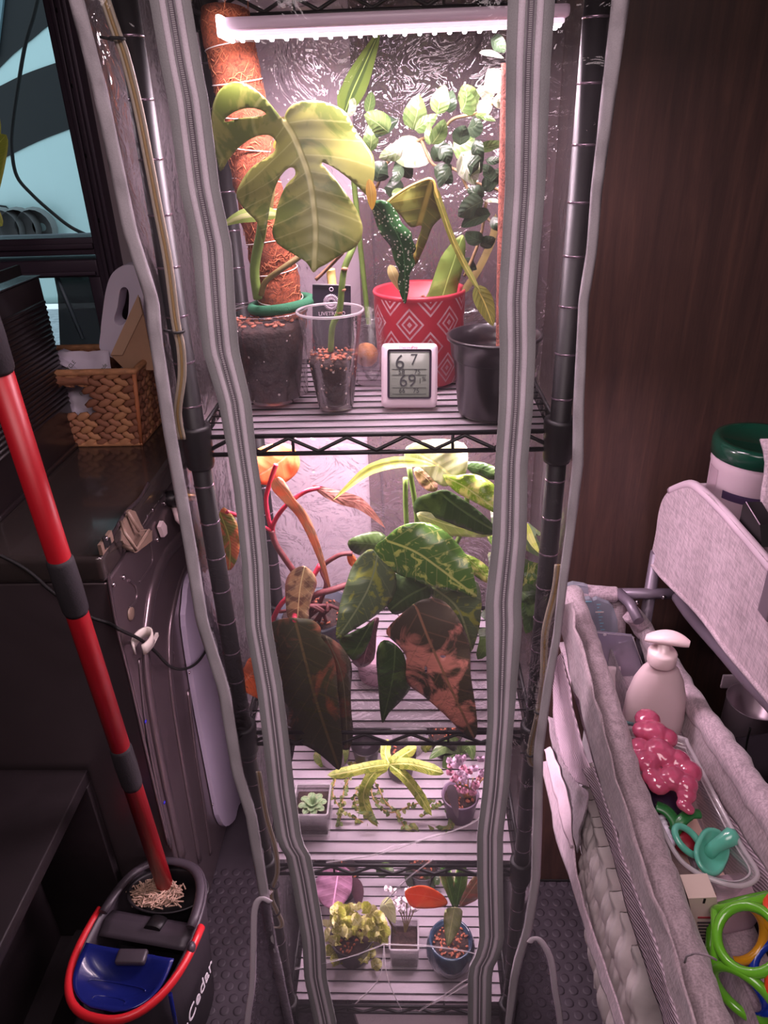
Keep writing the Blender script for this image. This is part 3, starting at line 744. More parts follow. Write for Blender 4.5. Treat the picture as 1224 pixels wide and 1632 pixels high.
# frosted shelf liners resting on the wires
def linermat():
    N = NT('frosted_liner'); N.t.nodes.remove(N.p)
    tr = N.n('ShaderNodeBsdfTransparent'); d = N.n('ShaderNodeBsdfDiffuse'); d.inputs[0].default_value = (.86, .74, .82, 1)
    tl = N.n('ShaderNodeBsdfTranslucent'); tl.inputs[0].default_value = (.86, .74, .82, 1)
    g = N.n('ShaderNodeBsdfGlossy'); g.inputs['Roughness'].default_value = .12
    a = N.n('ShaderNodeMixShader'); a.inputs[0].default_value = .4; N.l(d.outputs[0], a.inputs[1]); N.l(tl.outputs[0], a.inputs[2])
    b = N.n('ShaderNodeMixShader'); b.inputs[0].default_value = .62; N.l(tr.outputs[0], b.inputs[1]); N.l(a.outputs[0], b.inputs[2])
    fr = N.n('ShaderNodeFresnel'); fr.inputs[0].default_value = 1.45
    c = N.n('ShaderNodeMixShader'); N.l(fr.outputs[0], c.inputs[0]); N.l(b.outputs[0], c.inputs[1]); N.l(g.outputs[0], c.inputs[2])
    N.l(c.outputs[0], N.out.inputs['Surface']); return N.m
M_liner = linermat()
for z, n_ in zip(SZ, ('top', 'second', 'third', 'lowest')):
    single('shelf_liner', MB().bx((-SX+.012, .012, z-.0026), (SX-.012, SD-.008, z-.0016)), M_liner, 'frosted plastic liner sheet lying on the %s planted wire shelf' % n_, 'liner')
single('white_storage_box', MB().prism([W(578, 1660, Z=.02), W(562, 1612, Z=.06), W(760, 1612, Z=.06), W(765, 1660, Z=.02)], (0, 0, .03)), pmat('box_white', (225, 205, 215), .5), 'white box top showing below the lowest wire shelf', 'box')
# ---------------- grow light bars ----------------
def led(name='led_on', s=30):
    N = NT(name); N.p.inputs['Base Color'].default_value = (1, .9, .95, 1)
    N.p.inputs['Emission Color'].default_value = (1, .82, .93, 1); N.p.inputs['Emission Strength'].default_value = s; return N.m
M_led = led(s=38); M_ledw = led('led_tube', .8)
M_lens = pmat('lens_white', (240, 215, 232), .3)
def bar(z, y, x0, x1, lab, full=True):
    t = thing('grow_light_bar', lab, 'light', ((x0+x1)/2, y, z))
    obj('housing', MB().bx((x0, y-.030, z), (x1, y+.030, z+.012), .004), M_lens, t)
    obj('lens', MB().bx((x0+.004, y-.022, z-.0045), (x1-.004, y+.022, z-.0005), .001), M_ledw, t)
    n = int((x1-x0)/.0165); dm = None
    for r_ in (-.012, .012):
        for k in range(n):
            c = (x0+.012+k*(x1-x0-.02)/(n-1), y+r_, z-.0055)
            if dm is None:
                q = obj('diode', MB().bx((c[0]-.0022, c[1]-.0022, z-.0075), (c[0]+.0022, c[1]+.0022, z-.0045), .0008, 1), M_led, t); dm = q; c0_ = c
            else:
                q = dm.copy(); COL.objects.link(q); q.parent = t; q.location = (c[0]-c0_[0], c[1]-c0_[1], 0)
    if full: obj('end_cap', MB().bx((x0-.006, y-.032, z-.006), (x0, y+.032, z+.014), .002), M_led, t)
    return t
bar(1.818, .105, -.150, .215, 'glowing pink-white grow light bar above the monstera at the top')
bar(1.354, .165, -.19, .19, 'grow light bar under the highest planted shelf', False)
bar(.856, .165, -.19, .19, 'grow light bar under the second planted shelf', False)
bar(.538, .165, -.19, .19, 'grow light bar under the third planted shelf', False)

# ---------------- clear plastic cover ----------------
CYp = -.045
ZL = [(-80, 262), (0, 271), (100, 288), (160, 300), (300, 318), (394, 338), (500, 346), (560, 352), (640, 374), (730, 387), (780, 395), (900, 407), (1000, 412), (1100, 430), (1180, 440), (1262, 449), (1345, 462), (1360, 474), (1400, 483), (1500, 500), (1560, 503), (1632, 519), (1720, 530)]
ZR = [(-80, 849), (0, 847), (100, 842), (300, 837), (480, 824), (560, 825), (650, 822), (740, 815), (860, 812), (960, 802), (1000, 803), (1150, 798), (1260, 790), (1330, 781), (1400, 781), (1500, 784), (1530, 775), (1545, 765), (1632, 764), (1720, 764)]
BL = [(-80, 100), (0, 122), (150, 161), (370, 208), (480, 243), (530, 247), (690, 271), (870, 303), (990, 322), (1100, 357), (1230, 378), (1300, 400), (1330, 405), (1420, 420), (1500, 432), (1560, 446), (1632, 461), (1720, 480)]
BRr = [(-80, 1000), (0, 989), (150, 970), (300, 951), (400, 943), (480, 930), (650, 922), (740, 921), (850, 908), (930, 897), (1010, 888), (1100, 872), (1200, 858), (1300, 857), (1400, 854), (1480, 842), (1530, 826), (1560, 820), (1632, 812), (1720, 800)]
def yd(x, y):
    e = min(abs(x-interp(BL, y)), abs(x-interp(BRr, y)))/60
    return CYp-.004+.004*noise.noise(Vector((x*.02, y*.009, 0)))+.006*min(1, 1/(1+e*e))*noise.noise(Vector((x*.05, y*.03, 4)))
def ribbon(tab, wpx_fn, off, y0, y1, dy=16, cols=4, shift=0, arch=.0):
    m = MB(); rows = []
    yy = [y0+dy*i for i in range(int((y1-y0)/dy)+1)]
    for y in yy:
        cx = interp(tab, y)+shift(y) if callable(shift) else interp(tab, y)+shift
        hw = wpx_fn(y)/2; row = []
        for k in range(cols+1):
            a = -1+2*k/cols; x = cx+a*hw
            row.append(m.v(W(x, y, Y=yd(x, y)-off-arch*(1-a*a))))
        rows.append(row)
    for j in range(len(rows)-1):
        for k in range(cols):
            m.face([rows[j][k], rows[j][k+1], rows[j+1][k+1], rows[j+1][k]], [(k/cols, j*.1), ((k+1)/cols, j*.1), ((k+1)/cols, (j+1)*.1), (k/cols, (j+1)*.1)])
    return m
def wz_l(y): return interp([(0, 66), (394, 63), (560, 58), (730, 45), (900, 43), (1100, 41), (1260, 42), (1400, 38), (1632, 35)], y)
def wz_r(y): return interp([(0, 75), (300, 64), (500, 59), (740, 52), (1000, 58), (1150, 42), (1400, 41), (1632, 37)], y)
M_pvc = clearmat('clear_pvc', milky=.012, bstr=.35, bscale=30, bdist=.004, rough=.06)
M_pvcb = clearmat('clear_pvc_back', milky=.19, milk=(1, .80, .90), bstr=1.0, bscale=17, bdist=.014, rough=.02, gl=4.5)
M_pvcs = clearmat('clear_pvc_side', milky=.08, bstr=.8, bscale=26, bdist=.006, rough=.08, gl=.45)
def fabmat(name, col, sc_=900):
    N = NT(name); f = N.noise(sc_, 2); c = hexc(*col)
    N.l(N.mix(f, tuple(x*.8 for x in c[:3])+(1,), tuple(min(1, x*1.15) for x in c[:3])+(1,)), N.p.inputs['Base Color'])
    N.p.inputs['Roughness'].default_value = .85; N.bump(f, .4, .0008); return N.m
M_tape = fabmat('zip_tape_grey', (168, 165, 168)); M_tapel = fabmat('zip_tape_light', (246, 228, 240)); M_bind = fabmat('binding_grey', (190, 182, 188)); M_groove = pmat('zip_groove', (132, 122, 132), .7)
cv = thing('plastic_greenhouse_cover', 'clear zippered plastic cover with grey bindings hung over the rack', 'cover', (0, .16, .02))
def front_panel():
    m = MB(); cols = [('a', i/6) for i in range(6)]+[('b', i/16) for i in range(16)]+[('c', i/7) for i in range(8)]
    prev = None
    for j in range(116):
        y = -70+15.5*j; xa, xb, xc, xd = interp(BL, y), interp(ZL, y), interp(ZR, y), interp(BRr, y); row = []
        for s_, t_ in cols:
            x = {'a': xa+(xb-xa)*t_, 'b': xb+(xc-xb)*t_, 'c': xc+(xd-xc)*t_}[s_]
            row.append(m.v(W(x, y, Y=yd(x, y))))
        if prev:
            for k in range(len(row)-1): m.face([prev[k], prev[k+1], row[k+1], row[k]])
        prev = row
    return m
obj('front_panel', front_panel(), M_pvc, cv)
def zipper(tab, wf):
    z = obj('zipper_band', ribbon(tab, wf, .0015, -75, 1720, arch=.0), M_tape, cv, solid=.0012)
    for s_ in (-.17, .17): obj('light_tape', ribbon(tab, lambda y: wf(y)*.15, .0034, -75, 1720, cols=2, shift=(lambda y, s_=s_: wf(y)*s_*1.15)), M_tapel, z, solid=.001)
    obj('zip_cord', ribbon(tab, lambda y: wf(y)*.05, .0040, -75, 1720, cols=2), M_tapel, z, solid=.001)
    obj('zip_channel', ribbon(tab, lambda y: wf(y)*.16, .0026, -75, 1720, cols=2), M_groove, z)
    te = MB(); y = -75
    while y < 1100:
        x = interp(tab, y); sc1 = wf(y)/1000
        te.box(W(x, y, Y=yd(x, y)-.0052), (.0030, .0012, .0011)); y += 3.4
    o = obj('zipper_teeth', te, M_bind, z); o['kind'] = 'stuff'
zipper(ZL, wz_l); zipper(ZR, wz_r)
def wb(y): return interp([(0, 24), (400, 22), (700, 20), (1100, 19), (1400, 16), (1632, 13)], y)
obj('edge_binding', ribbon(BL, wb, .001, -75, 1720, cols=4, arch=.003), M_bind, cv, solid=.0015)
obj('edge_binding', ribbon(BRr, lambda y: interp([(0, 28), (300, 17), (500, 15), (740, 17), (1000, 12), (1200, 15), (1400, 14), (1632, 13)], y), .001, -75, 1720, cols=4, arch=.003), M_bind, cv, solid=.0015)
def sidep(tab, xb):
    def f(u, v):
        y = -70+1790*v; x = interp(tab, y); a = W(x, y, Y=yd(x, y)); b = Vector((xb, .352, a.z)); p = a.lerp(b, u)
        p.x += .010*noise.noise(Vector((p.y*9, p.z*5, xb*7)))*math.sin(PI*u); return p
    return MB().grid(f, 12, 70)
obj('side_panel', sidep(BL, -.262), M_pvcs, cv); obj('side_panel', sidep(BRr, .262), M_pvcs, cv)
obj('back_panel', MB().grid(lambda u, v: Vector((-.262+.524*u, .354+.004*noise.noise(Vector((u*7, v*18, 9))), .03+1.92*v)), 24, 60), M_pvcb, cv)
obj('top_panel', MB().grid(lambda u, v: Vector((-.262+.524*u, -.045+.395*v, 1.953)), 6, 6), M_pvc, cv)
# flaps pooling at the floor
def flap(inner, outer, Yv, lab):
    m = MB(); prev = None
    for j in range(14):
        y = inner[0][0]+(1700-inner[0][0])*j/13; row = []
        for k in range(8):
            x = interp(inner, y)+(interp(outer, y)-interp(inner, y))*k/7
            row.append(m.v(W(x, y, Y=Yv+.008*noise.noise(Vector((x*.06, y*.05, 2))))))
        if prev:
            for k in range(7): m.face([prev[k], prev[k+1], row[k+1], row[k]])
        prev = row
    f = obj('floor_flap', m, M_pvcf, cv)
    obj('flap_binding', MB().tube(smooth_line([W(interp(inner, outer[0][0])+0, outer[0][0]+6, Y=Yv-.002)]+[W(x, y, Y=Yv-.002) for y, x in outer[:]]+[W(outer[-1][1], 1700, Y=Yv-.002)], 4), .006, 8, flat=.35, nrm=(0, 1, 0)), M_tapel, f)
M_pvcf = clearmat('clear_pvc_flap', tint=(.55, .52, .56), milky=.03, bstr=1, bscale=60, bdist=.01, rough=.07, gl=1.6)
flap([(1436, 432), (1500, 440), (1632, 470)], [(1432, 416), (1450, 406), (1500, 404), (1570, 402), (1632, 394)], -.058, '')
flap([(1502, 842), (1560, 826), (1632, 815)], [(1496, 850), (1500, 862), (1530, 878), (1580, 885), (1632, 893)], -.058, '')
M_crz = clearmat('crease_clear', milky=.30, rough=.15)
for a in (([(768, 1546), (730, 1570), (700, 1592), (668, 1612)]), ([(760, 1560), (730, 1578), (690, 1600)]), ([(470, 1545), (540, 1530), (600, 1510), (610, 1505)]), ([(610, 1505), (680, 1508), (740, 1516), (770, 1524)]), ([(612, 1507), (618, 1560), (640, 1610)]), ([(612, 1507), (604, 1560), (566, 1600)]), ([(690, 1370), (650, 1400), (612, 1440)]), ([(520, 1375), (600, 1362), (670, 1340), (740, 1318), (770, 1300)])):
    obj('pulled_crease', MB().tube(smooth_line([W(x, y, Y=yd(x, y)-.001) for x, y in a], 5), .0009, 5, caps=False), M_crz, cv)
# power cable runs strapped to the posts
M_tan = pmat('cable_tan', (150, 122, 76), .45); M_cream = pmat('cable_cream', (160, 148, 132), .45)
def flatcable(pts, Yv, lab, r=.0028):
    t = thing('lamp_cable', lab, 'cable', W(*pts[-1], Y=Yv))
    for s_, m_ in ((-1, M_cream), (0, M_tan), (1, M_cream)):
        obj('strand', MB().tube(smooth_line([W(x, y, Y=Yv)+Vector((s_*r*1.15, 0, 0)) for x, y in pts], 5), r*.72, 6), m_, t)
    return t
def ties(t, L, Yv, r=.007):
    for x, y in L:
        c = W(x, y, Y=Yv); obj('cable_tie', MB().tube([c+Vector((r*math.cos(a), r*1.1*math.sin(a), 0)) for a in [2*PI*i/14 for i in range(14)]], .0016, 6, closed=True).tube([c+Vector((-r, 0, 0)), c+Vector((-r*2.2, -.002, .002))], .0014, 5), M_seam, t)
t = flatcable([(160, -30), (168, 0), (185, 51), (199, 89), (220, 172), (237, 257), (250, 326), (268, 420), (280, 514), (288, 552), (290, 600), (283, 659), (290, 700)], -.027, 'cream and tan lamp cable strapped to the left front post'); ties(t, [(186, 62), (283, 528)], -.027)
t = flatcable([(890, 900), (885, 940), (869, 1008), (866, 1082), (858, 1138), (846, 1190), (846, 1215), (856, 1222)], -.027, 'cream and tan lamp cable strapped to the right front post'); ties(t, [(859, 1132), (845, 1200)], -.027)
t = flatcable([(412, 1230), (424, 1300), (438, 1350), (442, 1390), (432, 1426), (440, 1450), (449, 1470), (446, 1478), (434, 1478)], -.027, 'looped lamp cable at the foot of the left front post', .0024); ties(t, [(438, 1410), (440, 1453)], -.027)
# ---------------- top tier ----------------
M_soil = pmat('potting_soil', (46, 28, 24), .9, var=.6, vscale=120, bump=.8, bscale=160, bdist=.004)
M_bark = pmat('bark_chips', (150, 84, 60), .8, var=.5, vscale=90)
M_perl = pmat('perlite', (210, 195, 190), .7)
M_cup = clearmat('clear_cup', milky=.05, bstr=.15, bscale=60, rough=.04, gl=1.6)
M_rimc = clearmat('cup_rim', milky=.45, bstr=0, rough=.08, gl=1.5)
M_green = pmat('stem_green', (104, 130, 62), .45, var=.2, vscale=40)
M_olive = pmat('stem_olive', (120, 106, 62), .5, var=.25, vscale=60)
def soil(parent, c, r0, r1, z0, z1, chips=50, name='soil', grit=True):
    obj(name, MB().lathe([(.0001, z0), (r0, z0), (r1, z1-.004), (r1*.93, z1), (r1*.5, z1+.003), (.0001, z1+.004)], (c[0], c[1], 0), 32), M_soil, parent)
    m = MB()
    for k in range(chips):
        a = random.random()*2*PI; q = math.sqrt(random.random())*r1*.92
        m.ball((c[0]+q*math.cos(a), c[1]+q*math.sin(a), z1+.004), (random.uniform(.002, .006), random.uniform(.0015, .004), .002), 1, Matrix.Rotation(random.random()*6, 3, 'Z'))
    o = obj('bark_pieces', m, M_bark, parent); o['kind'] = 'stuff'
    if grit:
        m = MB()
        for k in range(chips//2):
            a = random.random()*2*PI; t_ = random.random(); q = (r0+(r1-r0)*t_)*.99
            m.ball((c[0]+q*math.cos(a), c[1]+q*math.sin(a), z0+(z1-z0)*t_), random.uniform(.0008, .0022), 1)
        o = obj('perlite_grains', m, M_perl, parent); o['kind'] = 'stuff'
Z1 = SZ[0]+.003
# monstera on moss pole
mo = thing('monstera_plant', 'large split-leaf monstera on a coir pole in a clear pot, upper left of rack', 'plant', (-.148, .135, Z1))
pc = (-.148, .135)
obj('clear_pot', MB().lathe([(.0001, Z1), (.034, Z1), (.038, Z1+.006), (.048, Z1+.010), (.052, Z1+.10), (.053, Z1+.118), (.056, Z1+.120), (.056, Z1+.124), (.054, Z1+.124)], (pc[0], pc[1], 0), 48), M_cup, mo)
obj('pot_rim', MB().lathe([(.053, Z1+.119), (.056, Z1+.120), (.056, Z1+.124), (.053, Z1+.124)], (pc[0], pc[1], 0), 48), M_rimc, mo)
soil(mo, pc, .036, .0505, Z1+.004, Z1+.106, 90)
def coirmat(n, c):
    N = NT(n); v = N.mapping(N.coord(), (1, 1, 1)); f = N.noise(90, 6, v, 3, .7)
    N.l(N.ramp(f, [(.3, hexc(*[x*.5 for x in c])), (.5, hexc(*c)), (.72, hexc(*[min(255, x*1.35) for x in c]))]), N.p.inputs['Base Color'])
    N.p.inputs['Roughness'].default_value = .95; N.bump(f, 1, .004); return N.m
M_coir = coirmat('coir_fibre', (140, 70, 42))
pb = Vector((-.128, .165, Z1+.095)); pt = Vector((-.172, .195, 1.850))
pole = [pb.lerp(pt, i/24)+Vector((.0018*math.sin(i*1.9), .0018*math.cos(i*1.3), 0)) for i in range(25)]
po = obj('moss_pole', MB().tube(pole, [.0295+.001*math.sin(i*2.3) for i in range(25)], 28), M_coir, mo)
fz = MB()
for k in range(420):
    t_ = random.random(); a = random.random()*2*PI; c = pb.lerp(pt, t_); r_ = .0300
    pts = [c+Vector((r_*math.cos(a+i*.22*random.choice((1, 1))), r_*math.sin(a+i*.22), i*random.uniform(-.004, .004)))*1 for i in range(5)]
    fz.tube(pts, .0005, 3, caps=False)
o = obj('coir_strands', fz, pmat('coir_light', (176, 104, 66), .9), po); o['kind'] = 'stuff'
wr = MB()
for k in range(9):
    c = pb.lerp(pt, .1+.1*k); wr.tube([c+Vector((.0308*math.cos(a), .0308*math.sin(a), .004*math.sin(a+k))) for a in [2*PI*i/24 for i in range(24)]], .0007, 5, closed=True)
obj('binding_thread', wr, M_perl, po)
tc = Vector((-.130, .160, 1.515))
obj('velcro_tie', MB().tube([tc+Vector((.040*math.cos(a), .037*math.sin(a), .004*math.cos(a))) for a in [2*PI*i/30 for i in range(30)]], .007, 8, closed=True, flat=1, nrm=(0, 0, 1)), pmat('velcro_green', (40, 104, 72), .85, bump=.4, bscale=600), mo)
pstem(mo, [(411, 476, .125), (406, 440, .122), (408, 410, .120), (416, 372, .115), (420, 340, .115)], .0062, M_green)
pstem(mo, [(416, 470, .12), (424, 448, .115), (450, 428, .11), (486, 402, .12), (500, 380, .13)], .0038, M_olive)
M_mon = leafmat('leaf_monstera', (142, 146, 74), (104, 120, 50), .45, 14, vein=(196, 196, 130), veinw=.018, side=9, rough=.33, trans=.22)
traced_leaf(mo, [(452, 191), (436, 172), (422, 156), (400, 138), (374, 130), (352, 142), (340, 165), (337, 195), (341, 225), (346, 255), (352, 273), (366, 252), (384, 232), (405, 219), (424, 215), (436, 220), (441, 230), (435, 244), (418, 256), (400, 268), (384, 291), (377, 314), (394, 338), (410, 355), (419, 384), (421, 384), (428, 342), (435, 308), (447, 281), (460, 268), (469, 269), (470, 280), (457, 294), (444, 322), (438, 352), (434, 369), (442, 388), (466, 404), (488, 418), (499, 434), (508, 427), (520, 421), (545, 405), (560, 398), (573, 385), (578, 362), (567, 332), (548, 303), (528, 277), (512, 259), (530, 266), (556, 285), (578, 305), (588, 318), (594, 330), (592, 310), (597, 275), (595, 250), (583, 230), (566, 207), (552, 180), (530, 167), (503, 160), (476, 162), (460, 172), (454, 184)],
    [(452, 191), (467, 215), (480, 245), (492, 280), (499, 320), (503, 370), (500, 432)], M_mon, .085, .045, .035,
    holes=[[(357, 191), (372, 179), (395, 172), (414, 175), (424, 182), (408, 186), (384, 188), (364, 194)]], step=6, lab='big pale green split leaf')
obj('leaf_tip', leaf_mb(MB(), [W(588, 285, Y=.070), W(592, 310, Y=.066), W(593, 335, Y=.064)], .012, 'lance'), leafmat('leaf_tip_yellow', (214, 168, 60), side=0), mo)
pstem(mo, [(452, 191, .088), (448, 200, .11), (440, 260, .13), (430, 340, .13)], .0035, M_olive)
M_strip = leafmat('leaf_striped', (150, 176, 90), band=(206, 212, 150), veinw=.02, side=0)
pleaf(mo, [(448, 343, .12), (420, 340, .11), (385, 345, .10), (352, 360, .10)], .018, M_strip, 'lance')
pleaf(mo, [(436, 236, .135), (448, 228, .13), (462, 220, .13)], .014, leafmat('leaf_yel', (200, 190, 90)), 'lance')
# cutting in clear cup
cu = thing('cup_cutting', 'clear plastic cup of bark mix with a green jointed cutting before the dark tag', 'plant', (-.058, .095, Z1))
cc = (-.058, .098); ch = .128
obj('cup', MB().lathe([(.0001, Z1+.003), (.022, Z1+.003), (.0235, Z1), (.025, Z1+.01), (.0405, Z1+ch-.006), (.0415, Z1+ch)], (cc[0], cc[1], 0), 48), M_cup, cu)
obj('cup_rim', MB().tube([(cc[0]+.0425*math.cos(a), cc[1]+.0425*math.sin(a), Z1+ch) for a in [2*PI*i/48 for i in range(48)]], .0018, 8, closed=True), M_rimc, cu)
soil(cu, cc, .0235, .032, Z1+.003, Z1+.068, 45)
m = MB()
for k in range(90):
    a = random.random()*6.28; t_ = random.random()**.6; q = (.0245+.009*t_)*.97; m.ball((cc[0]+q*math.cos(a), cc[1]+q*math.sin(a), Z1+.02+.055*t_), random.uniform(.001, .0028), 1)
o = obj('gravel_bits', m, pmat('gravel_bits', (176, 130, 112), .8, var=.4, vscale=200), cu); o['kind'] = 'stuff'
pstem(cu, [(527, 560, .10), (530, 520, .10), (541, 496, .10), (545, 455, .10), (549, 428, .105), (558, 405, .11), (566, 386, .12)], .0040, M_green)
for a, b in ((541, 498), (546, 462), (549, 429)): obj('node', MB().ball(W(a, b, Y=.10), (.0050, .0050, .0028), 1), pmat('node_brown', (170, 120, 90), .7) if 'node_brown' not in bpy.data.materials else bpy.data.materials['node_brown'], cu)
pstem(cu, [(547, 402, .11), (525, 425, .12), (503, 446, .12)], .0024, pmat('twig_brown', (150, 112, 86), .7))
# second clear cup right behind
c2 = thing('empty_clear_cup', 'faint clear cup of brown bark behind the cutting cup and left of the red pot', 'cup', (-.012, .20, Z1))
q = (-.012, .205)
obj('cup', MB().lathe([(.0001, Z1), (.026, Z1), (.030, Z1+.004), (.038, Z1+.10), (.0395, Z1+.102)], (q[0], q[1], 0), 40), M_cup, c2)
obj('bark_fill', MB().ball((q[0]-.008, q[1]-.008, Z1+.042), (.018, .016, .018), 2), pmat('bark_gold', (160, 106, 60), .8, var=.4, vscale=80), c2)
# hang tag
ht = thing('plant_tag', 'dark navy tag with a white starburst tree emblem behind the clear cup', 'tag', W(525, 505, Y=.150))
M_navy = pmat('tag_navy', (40, 36, 50), .45); M_tw = pmat('tag_white', (226, 208, 222), .5)
ty = .150; obj('card', MB().prism([W(498, 453, Y=ty), W(559, 455, Y=ty), W(560, 560, Y=ty), W(498, 560, Y=ty)], (0, .001, 0)), M_navy, ht)
obj('card_edge', MB().tube([W(498, 453, Y=ty-.0004), W(559, 455, Y=ty-.0004)], .0009, 5), M_rimc, ht)
bst = MB(); bc_ = W(528, 482, Y=ty-.001)
for k in range(30):
    a = 2*PI*k/30
    for r0, r1, w_ in ((.0028, .0066, .00045), (.0066, .0108, .0006)):
        d = Vector((math.cos(a+(.1 if r0 > .003 else 0)), 0, math.sin(a+(.1 if r0 > .003 else 0)))); bst.tube([bc_+d*r0, bc_+d*r1], w_, 4)
obj('emblem', bst, M_tw, ht)['kind'] = 'stuff'
obj('hole_ring', MB().tube([W(528, 461, Y=ty-.001)+Vector((.0024*math.cos(a), 0, .0024*math.sin(a))) for a in [2*PI*i/14 for i in range(14)]], .0006, 5, closed=True), M_tw, ht)
text('lettering', 'LIVETREND', M_tw, ht, W(529, 500, Y=ty-.0012), .0072, FACECAM, .0002)
pstem(ht, [(527, 429, .165), (528, 440, .165), (530, 458, .16)], .006, pmat('stub_yellow', (214, 186, 110), .6), 'plant_stub')
# red patterned pot
def redmat():
    N = NT('red_diamond_glaze'); uv = N.coord('UV'); sep = N.n('ShaderNodeSeparateXYZ'); N.l(uv, sep.inputs[0])
    a = N.math('ABSOLUTE', N.math('SUBTRACT', N.math('FRACT', N.math('MULTIPLY', sep.outputs[0], 7)), .5))
    b = N.math('ABSOLUTE', N.math('SUBTRACT', N.math('FRACT', N.math('MULTIPLY', sep.outputs[1], 15.5)), .5))
    s_ = N.math('ADD', a, b)            # 0 at cell centres, .5 on the lattice, 1 at corners
    s2 = N.math('MINIMUM', s_, N.math('SUBTRACT', 1, s_))
    r = N.math('SINE', N.math('MULTIPLY', s2, 2*PI*7.0))
    line = N.math('GREATER_THAN', r, .35); keep = N.math('LESS_THAN', s2, .40)
    f = N.math('MULTIPLY', line, keep); rough = N.mapr(N.noise(60, 3), .3, .6, .4, 1)
    N.l(N.mix(N.math('MULTIPLY', f, rough), hexc(160, 44, 56), hexc(190, 160, 165)), N.p.inputs['Base Color'])
    N.p.inputs['Roughness'].default_value = .4; N.bump(f, .3, .001); return N.m
rp = thing('red_pot_plant', 'mixed foliage in a red ceramic pot with a white diamond pattern', 'plant', (.057, .215, Z1))
rc = (.0575, .215); rh = .128
ppf = [(.0001, 0), (.054, 0), (.058, .004), (.0625, .05), (.0645, .10), (.0650, rh-.004)]
obj('pot', MB().lathe([(r, Z1+z) for r, z in ppf], (rc[0], rc[1], 0), 64), redmat(), rp)
obj('pot_rim', MB().lathe([(.0650, Z1+rh-.004), (.0662, Z1+rh), (.0645, Z1+rh+.003), (.061, Z1+rh), (.060, Z1+rh-.03), (.0001, Z1+rh-.032)], (rc[0], rc[1], 0), 64), pmat('red_rim', (176, 54, 68), .35), rp)
soil(rp, rc, .04, .0585, Z1+.08, Z1+rh-.022, 40, grit=False)
M_beg = leafmat('leaf_spotted', (44, 88, 46), spots=(206, 214, 190), spot_scale=230, side=0, rough=.3)
traced_leaf(rp, [(592, 332), (586, 322), (600, 319), (618, 321), (632, 338), (641, 356), (655, 370), (657, 382), (663, 395), (658, 408), (662, 420), (653, 436), (652, 458), (646, 484), (639, 472), (634, 450), (636, 432), (628, 414), (622, 392), (606, 372), (598, 350)], [(596, 324), (620, 350), (640, 390), (645, 430), (645, 482)], M_beg, .12, .15, .01, step=5, wavy=.006, lab='dark leaf with white spots')
pleaf(rp, [(621, 422, .16), (628, 440, .16), (640, 466, .17)], .014, leafmat('leaf_cream', (222, 206, 140), side=0), 'lance')
M_oliv = leafmat('leaf_olive', (124, 130, 62), (104, 104, 40), .5, 12, vein=(190, 176, 90), side=7, veinw=.04)
traced_leaf(rp, [(616, 323), (633, 308), (658, 294), (684, 282), (693, 292), (694, 318), (705, 342), (690, 360), (680, 385), (664, 420), (655, 425), (663, 390), (672, 360), (655, 362), (640, 345), (630, 335)], [(688, 288), (676, 330), (662, 380), (657, 422)], M_oliv, .14, .18, .02, step=6, lab='olive folded leaf')
pstem(rp, [(618, 322, .139), (634, 309, .139), (660, 294, .138), (688, 286, .137), (697, 312, .138), (712, 352, .138), (724, 384, .138)], .0016, pmat('leaf_margin_yellow', (196, 170, 84), .5), 'leaf_margin')
pleaf(rp, [(688, 286, .138), (705, 335, .135), (722, 384, .13), (748, 436, .12), (766, 466, .11)], .008, M_oliv, 'strap', fold=.6)
pleaf(rp, [(758, 455, .115), (772, 482, .11), (786, 520, .10)], .024, M_oliv, 'lance')
M_wedge = leafmat('leaf_wedge', (120, 146, 70), (140, 160, 84), .4, 10, side=0, veinw=.02)
traced_leaf(rp, [(675, 486), (683, 466), (692, 440), (703, 410), (722, 385), (738, 374), (742, 395), (738, 425), (730, 455), (722, 486), (700, 492)], [(700, 490), (715, 440), (736, 378)], M_wedge, .21, .20, .012, step=7, lab='broad upright green leaf')
pleaf(rp, [(735, 470, .20), (762, 430, .20), (785, 380, .20), (790, 340, .20)], .010, M_olive, 'strap')
# black nursery pot with coir pole
bp = thing('black_pot_shrub', 'small-leaved shrub and brown stake in a black nursery pot, top right of the rack', 'plant', (.150, .065, Z1))
kc = (.149, .066)
M_pot = pmat('nursery_black', (34, 28, 32), .3, coat=.3)
obj('pot', MB().lathe([(.0001, Z1), (.042, Z1), (.044, Z1+.003), (.0505, Z1+.072), (.0535, Z1+.076), (.0555, Z1+.096), (.0595, Z1+.097), (.060, Z1+.101), (.056, Z1+.101), (.053, Z1+.08), (.050, Z1+.07), (.0001, Z1+.07)], (kc[0], kc[1], 0), 56), M_pot, bp)
stk = [W(805, 560, Y=.07), W(806, 480, Y=.07), W(808, 400, Y=.07), W(812, 250, Y=.07), W(816, 100, Y=.07)]
obj('coir_stake', MB().tube(smooth_line(stk, 5), .0115, 16), coirmat('coir_dark', (150, 86, 70)), bp)
M_bark2 = pmat('twig_bark', (128, 104, 70), .7, var=.3, vscale=60)
M_jade = leafmat('leaf_jade', (86, 114, 62), (106, 130, 76), .4, 30, side=6, rough=.3, vein=(160, 180, 120))
M_jaded = leafmat('leaf_jade_dark', (48, 66, 46), side=6, rough=.35, vein=(70, 88, 60))
M_jadep = leafmat('leaf_jade_pale', (168, 174, 152), (132, 150, 108), .3, 40, side=5, rough=.3, vein=(220, 224, 206))
